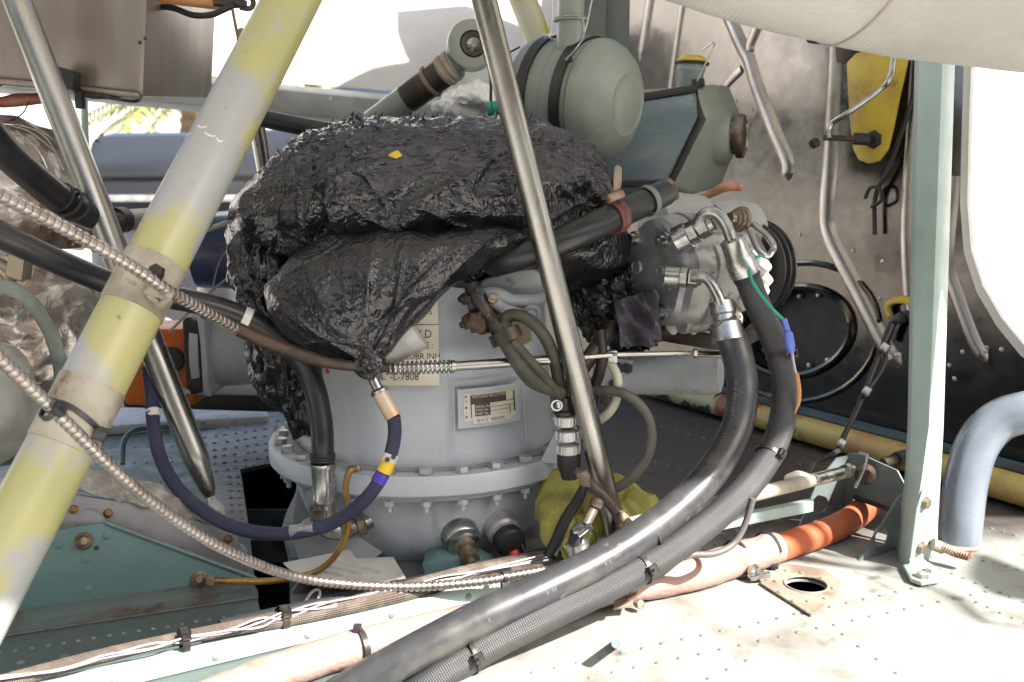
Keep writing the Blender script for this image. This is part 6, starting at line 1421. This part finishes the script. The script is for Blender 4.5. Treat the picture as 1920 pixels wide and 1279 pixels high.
# yellow pipe along the wall
yp = thing('yellow_pipe', 'stained yellow pipe lying along the foot of the bulkhead', 'pipe', DK(1500, 850))
py_ = [WL(1236, 748, .055), WL(1440, 795, .055), WL(1600, 850, .055), WL(1760, 900, .055), WL(1960, 965, .055)]
for q in py_: q.z = ZD + .024
m = M(); m.tube(py_, .0195, 28); m.obj('pipe', yelp, yp)
ax = (py_[1] - py_[0]).normalized()
m = M(); m.tube([py_[0].lerp(py_[1], .62), py_[0].lerp(py_[1], .95)], .0200, 28, smooth=False); m.obj('brown_tape', mat('brown_orange_tape', (.30, .10, .05), .5, 0, c2=(.2, .08, .05), ns=20), yp)
m = M(); m.tube([py_[0] - ax * .05, py_[0].lerp(py_[1], .6)], .0199, 28, smooth=False); m.obj('black_patterned_wrap', mat('camouflage_wrap', (.42, .38, .22), .5, 0, c2=(.04, .04, .035), ns=26, lo=.52, hi=.54), yp)
m = M(); m.cyl(P(1655, 868, 1.12), P(1712, 852, 1.16), .006, 14); m.cyl(P(1680, 862, 1.135), P(1700, 856, 1.15), .009, 14); tag(m.obj('pivot_bolt', MATS['dark_oxide_metal']), 'dark pivot bolt between the channel bracket and the green post', 'bolt')

# ------------------------------------------------------------------ yellow bracket on the wall
yb = thing('yellow_bracket', 'yellow painted pear shaped bracket with a black plug fixed high on the bulkhead', 'bracket', WL(1645, 300))
m = M(); pts = [(1592, 118), (1610, 100), (1640, 92), (1700, 92), (1706, 110), (1690, 180), (1678, 240), (1668, 280), (1652, 302), (1632, 307), (1614, 300), (1604, 280), (1598, 230), (1594, 170)]
m.prism([WL(x, y, .030) for x, y in pts], WN * .006, .002); m.obj('plate', yel, yb)
m = M(); m.prism([WL(x, y, .02) for x, y in ((1575, 70), (1612, 66), (1618, 100), (1606, 122), (1578, 118))], WN * .012, .002); m.cyl(WL(1520, 66, .03), WL(1580, 72, .03), .012, 20); m.obj('rusty_hanger', rust, yb)
o_ = WL(1640, 262, .037)
m = M(); m.hex(o_, WN, .013, .006); m.lathe([(.004, .011), (.008, .011), (.009, .008)], o_, WN, 20); m.cyl(o_ + WN * .012, P(1600, 260, (o_ + WN * .012).y), .0085, 18); m.obj('plug', blk, yb)
m = M(); m.tube([P(1602, 260, 1.40), P(1545, 258, 1.40)], .004, 12, smooth=False); m.hex(P(1532, 266, 1.40), (-.8, -.3, -.4), .007, .01); m.obj('brown_bolt', rust, yb)
br = thing('bent_rod', 'bright bent steel rod hooked in front of the yellow bracket', 'rod', P(1552, 262, 1.38))
m = M(); m.tube(L([(1678, 60, 1.33), (1675, 110, 1.33), (1668, 148, 1.33), (1650, 168, 1.34), (1590, 212, 1.36), (1562, 230, 1.38), (1553, 245, 1.38), (1554, 258, 1.38)]), .0038, 14, 8); m.obj('rod', zinc, br)
m = M(); m.tube([WL(x, y, .012) for x, y in ((1720, 100), (1712, 180), (1690, 250), (1665, 320), (1648, 350), (1640, 380), (1640, 440))], .0034, 12)
m.tube([WL(x, y, .018) for x, y in ((1622, 372), (1632, 352), (1650, 354), (1652, 376), (1634, 388))], .0028, 8); tag(m.obj('wall_cable', blk), 'black cable looping down the bulkhead beside the yellow bracket', 'cable')

# ------------------------------------------------------------------ big wrapped duct top right
wd = thing('wrapped_duct', 'huge off-white woven-wrapped duct crossing the top right corner', 'duct', P(1700, 100, .80))
RD = .072
m = M(); m.tube(L([(1120, -235, .80), (1230, -200, .80), (1330, -168, .80), (1450, -130, .80), (1600, -95, .80), (1750, -66, .80), (1920, -46, .80), (2150, -25, .80)]), RD, 72, 6)
for i_ in range(len(m.v)): m.v[i_] += V((0, 0, 1)) * (noise.noise(m.v[i_] * 12) * .0022 + noise.noise(m.v[i_] * 30) * .0008)
m.obj('wrap', quilt, wd)
a_ = P(1560, -104, .80); b_ = P(1720, -72, .80); ax = (b_ - a_).normalized()
def ring_skew(t, k):
    c_ = a_.lerp(b_, t); e1 = (V((0, 0, 1)) - ax * ax.z).normalized(); e2 = ax.cross(e1)
    return [c_ + (e1 * math.cos(q) + e2 * math.sin(q)) * (RD + .0008) + ax * k * math.sin(q * 1.0 + .6) for q in [i * math.pi / 30 for i in range(61)]]
m = M(); m.tube(ring_skew(.46, .02), .0012, 6, 1, cap=False, smooth=False); m.obj('seam', mat('seam_thread', (.38, .33, .29), .7), wd)
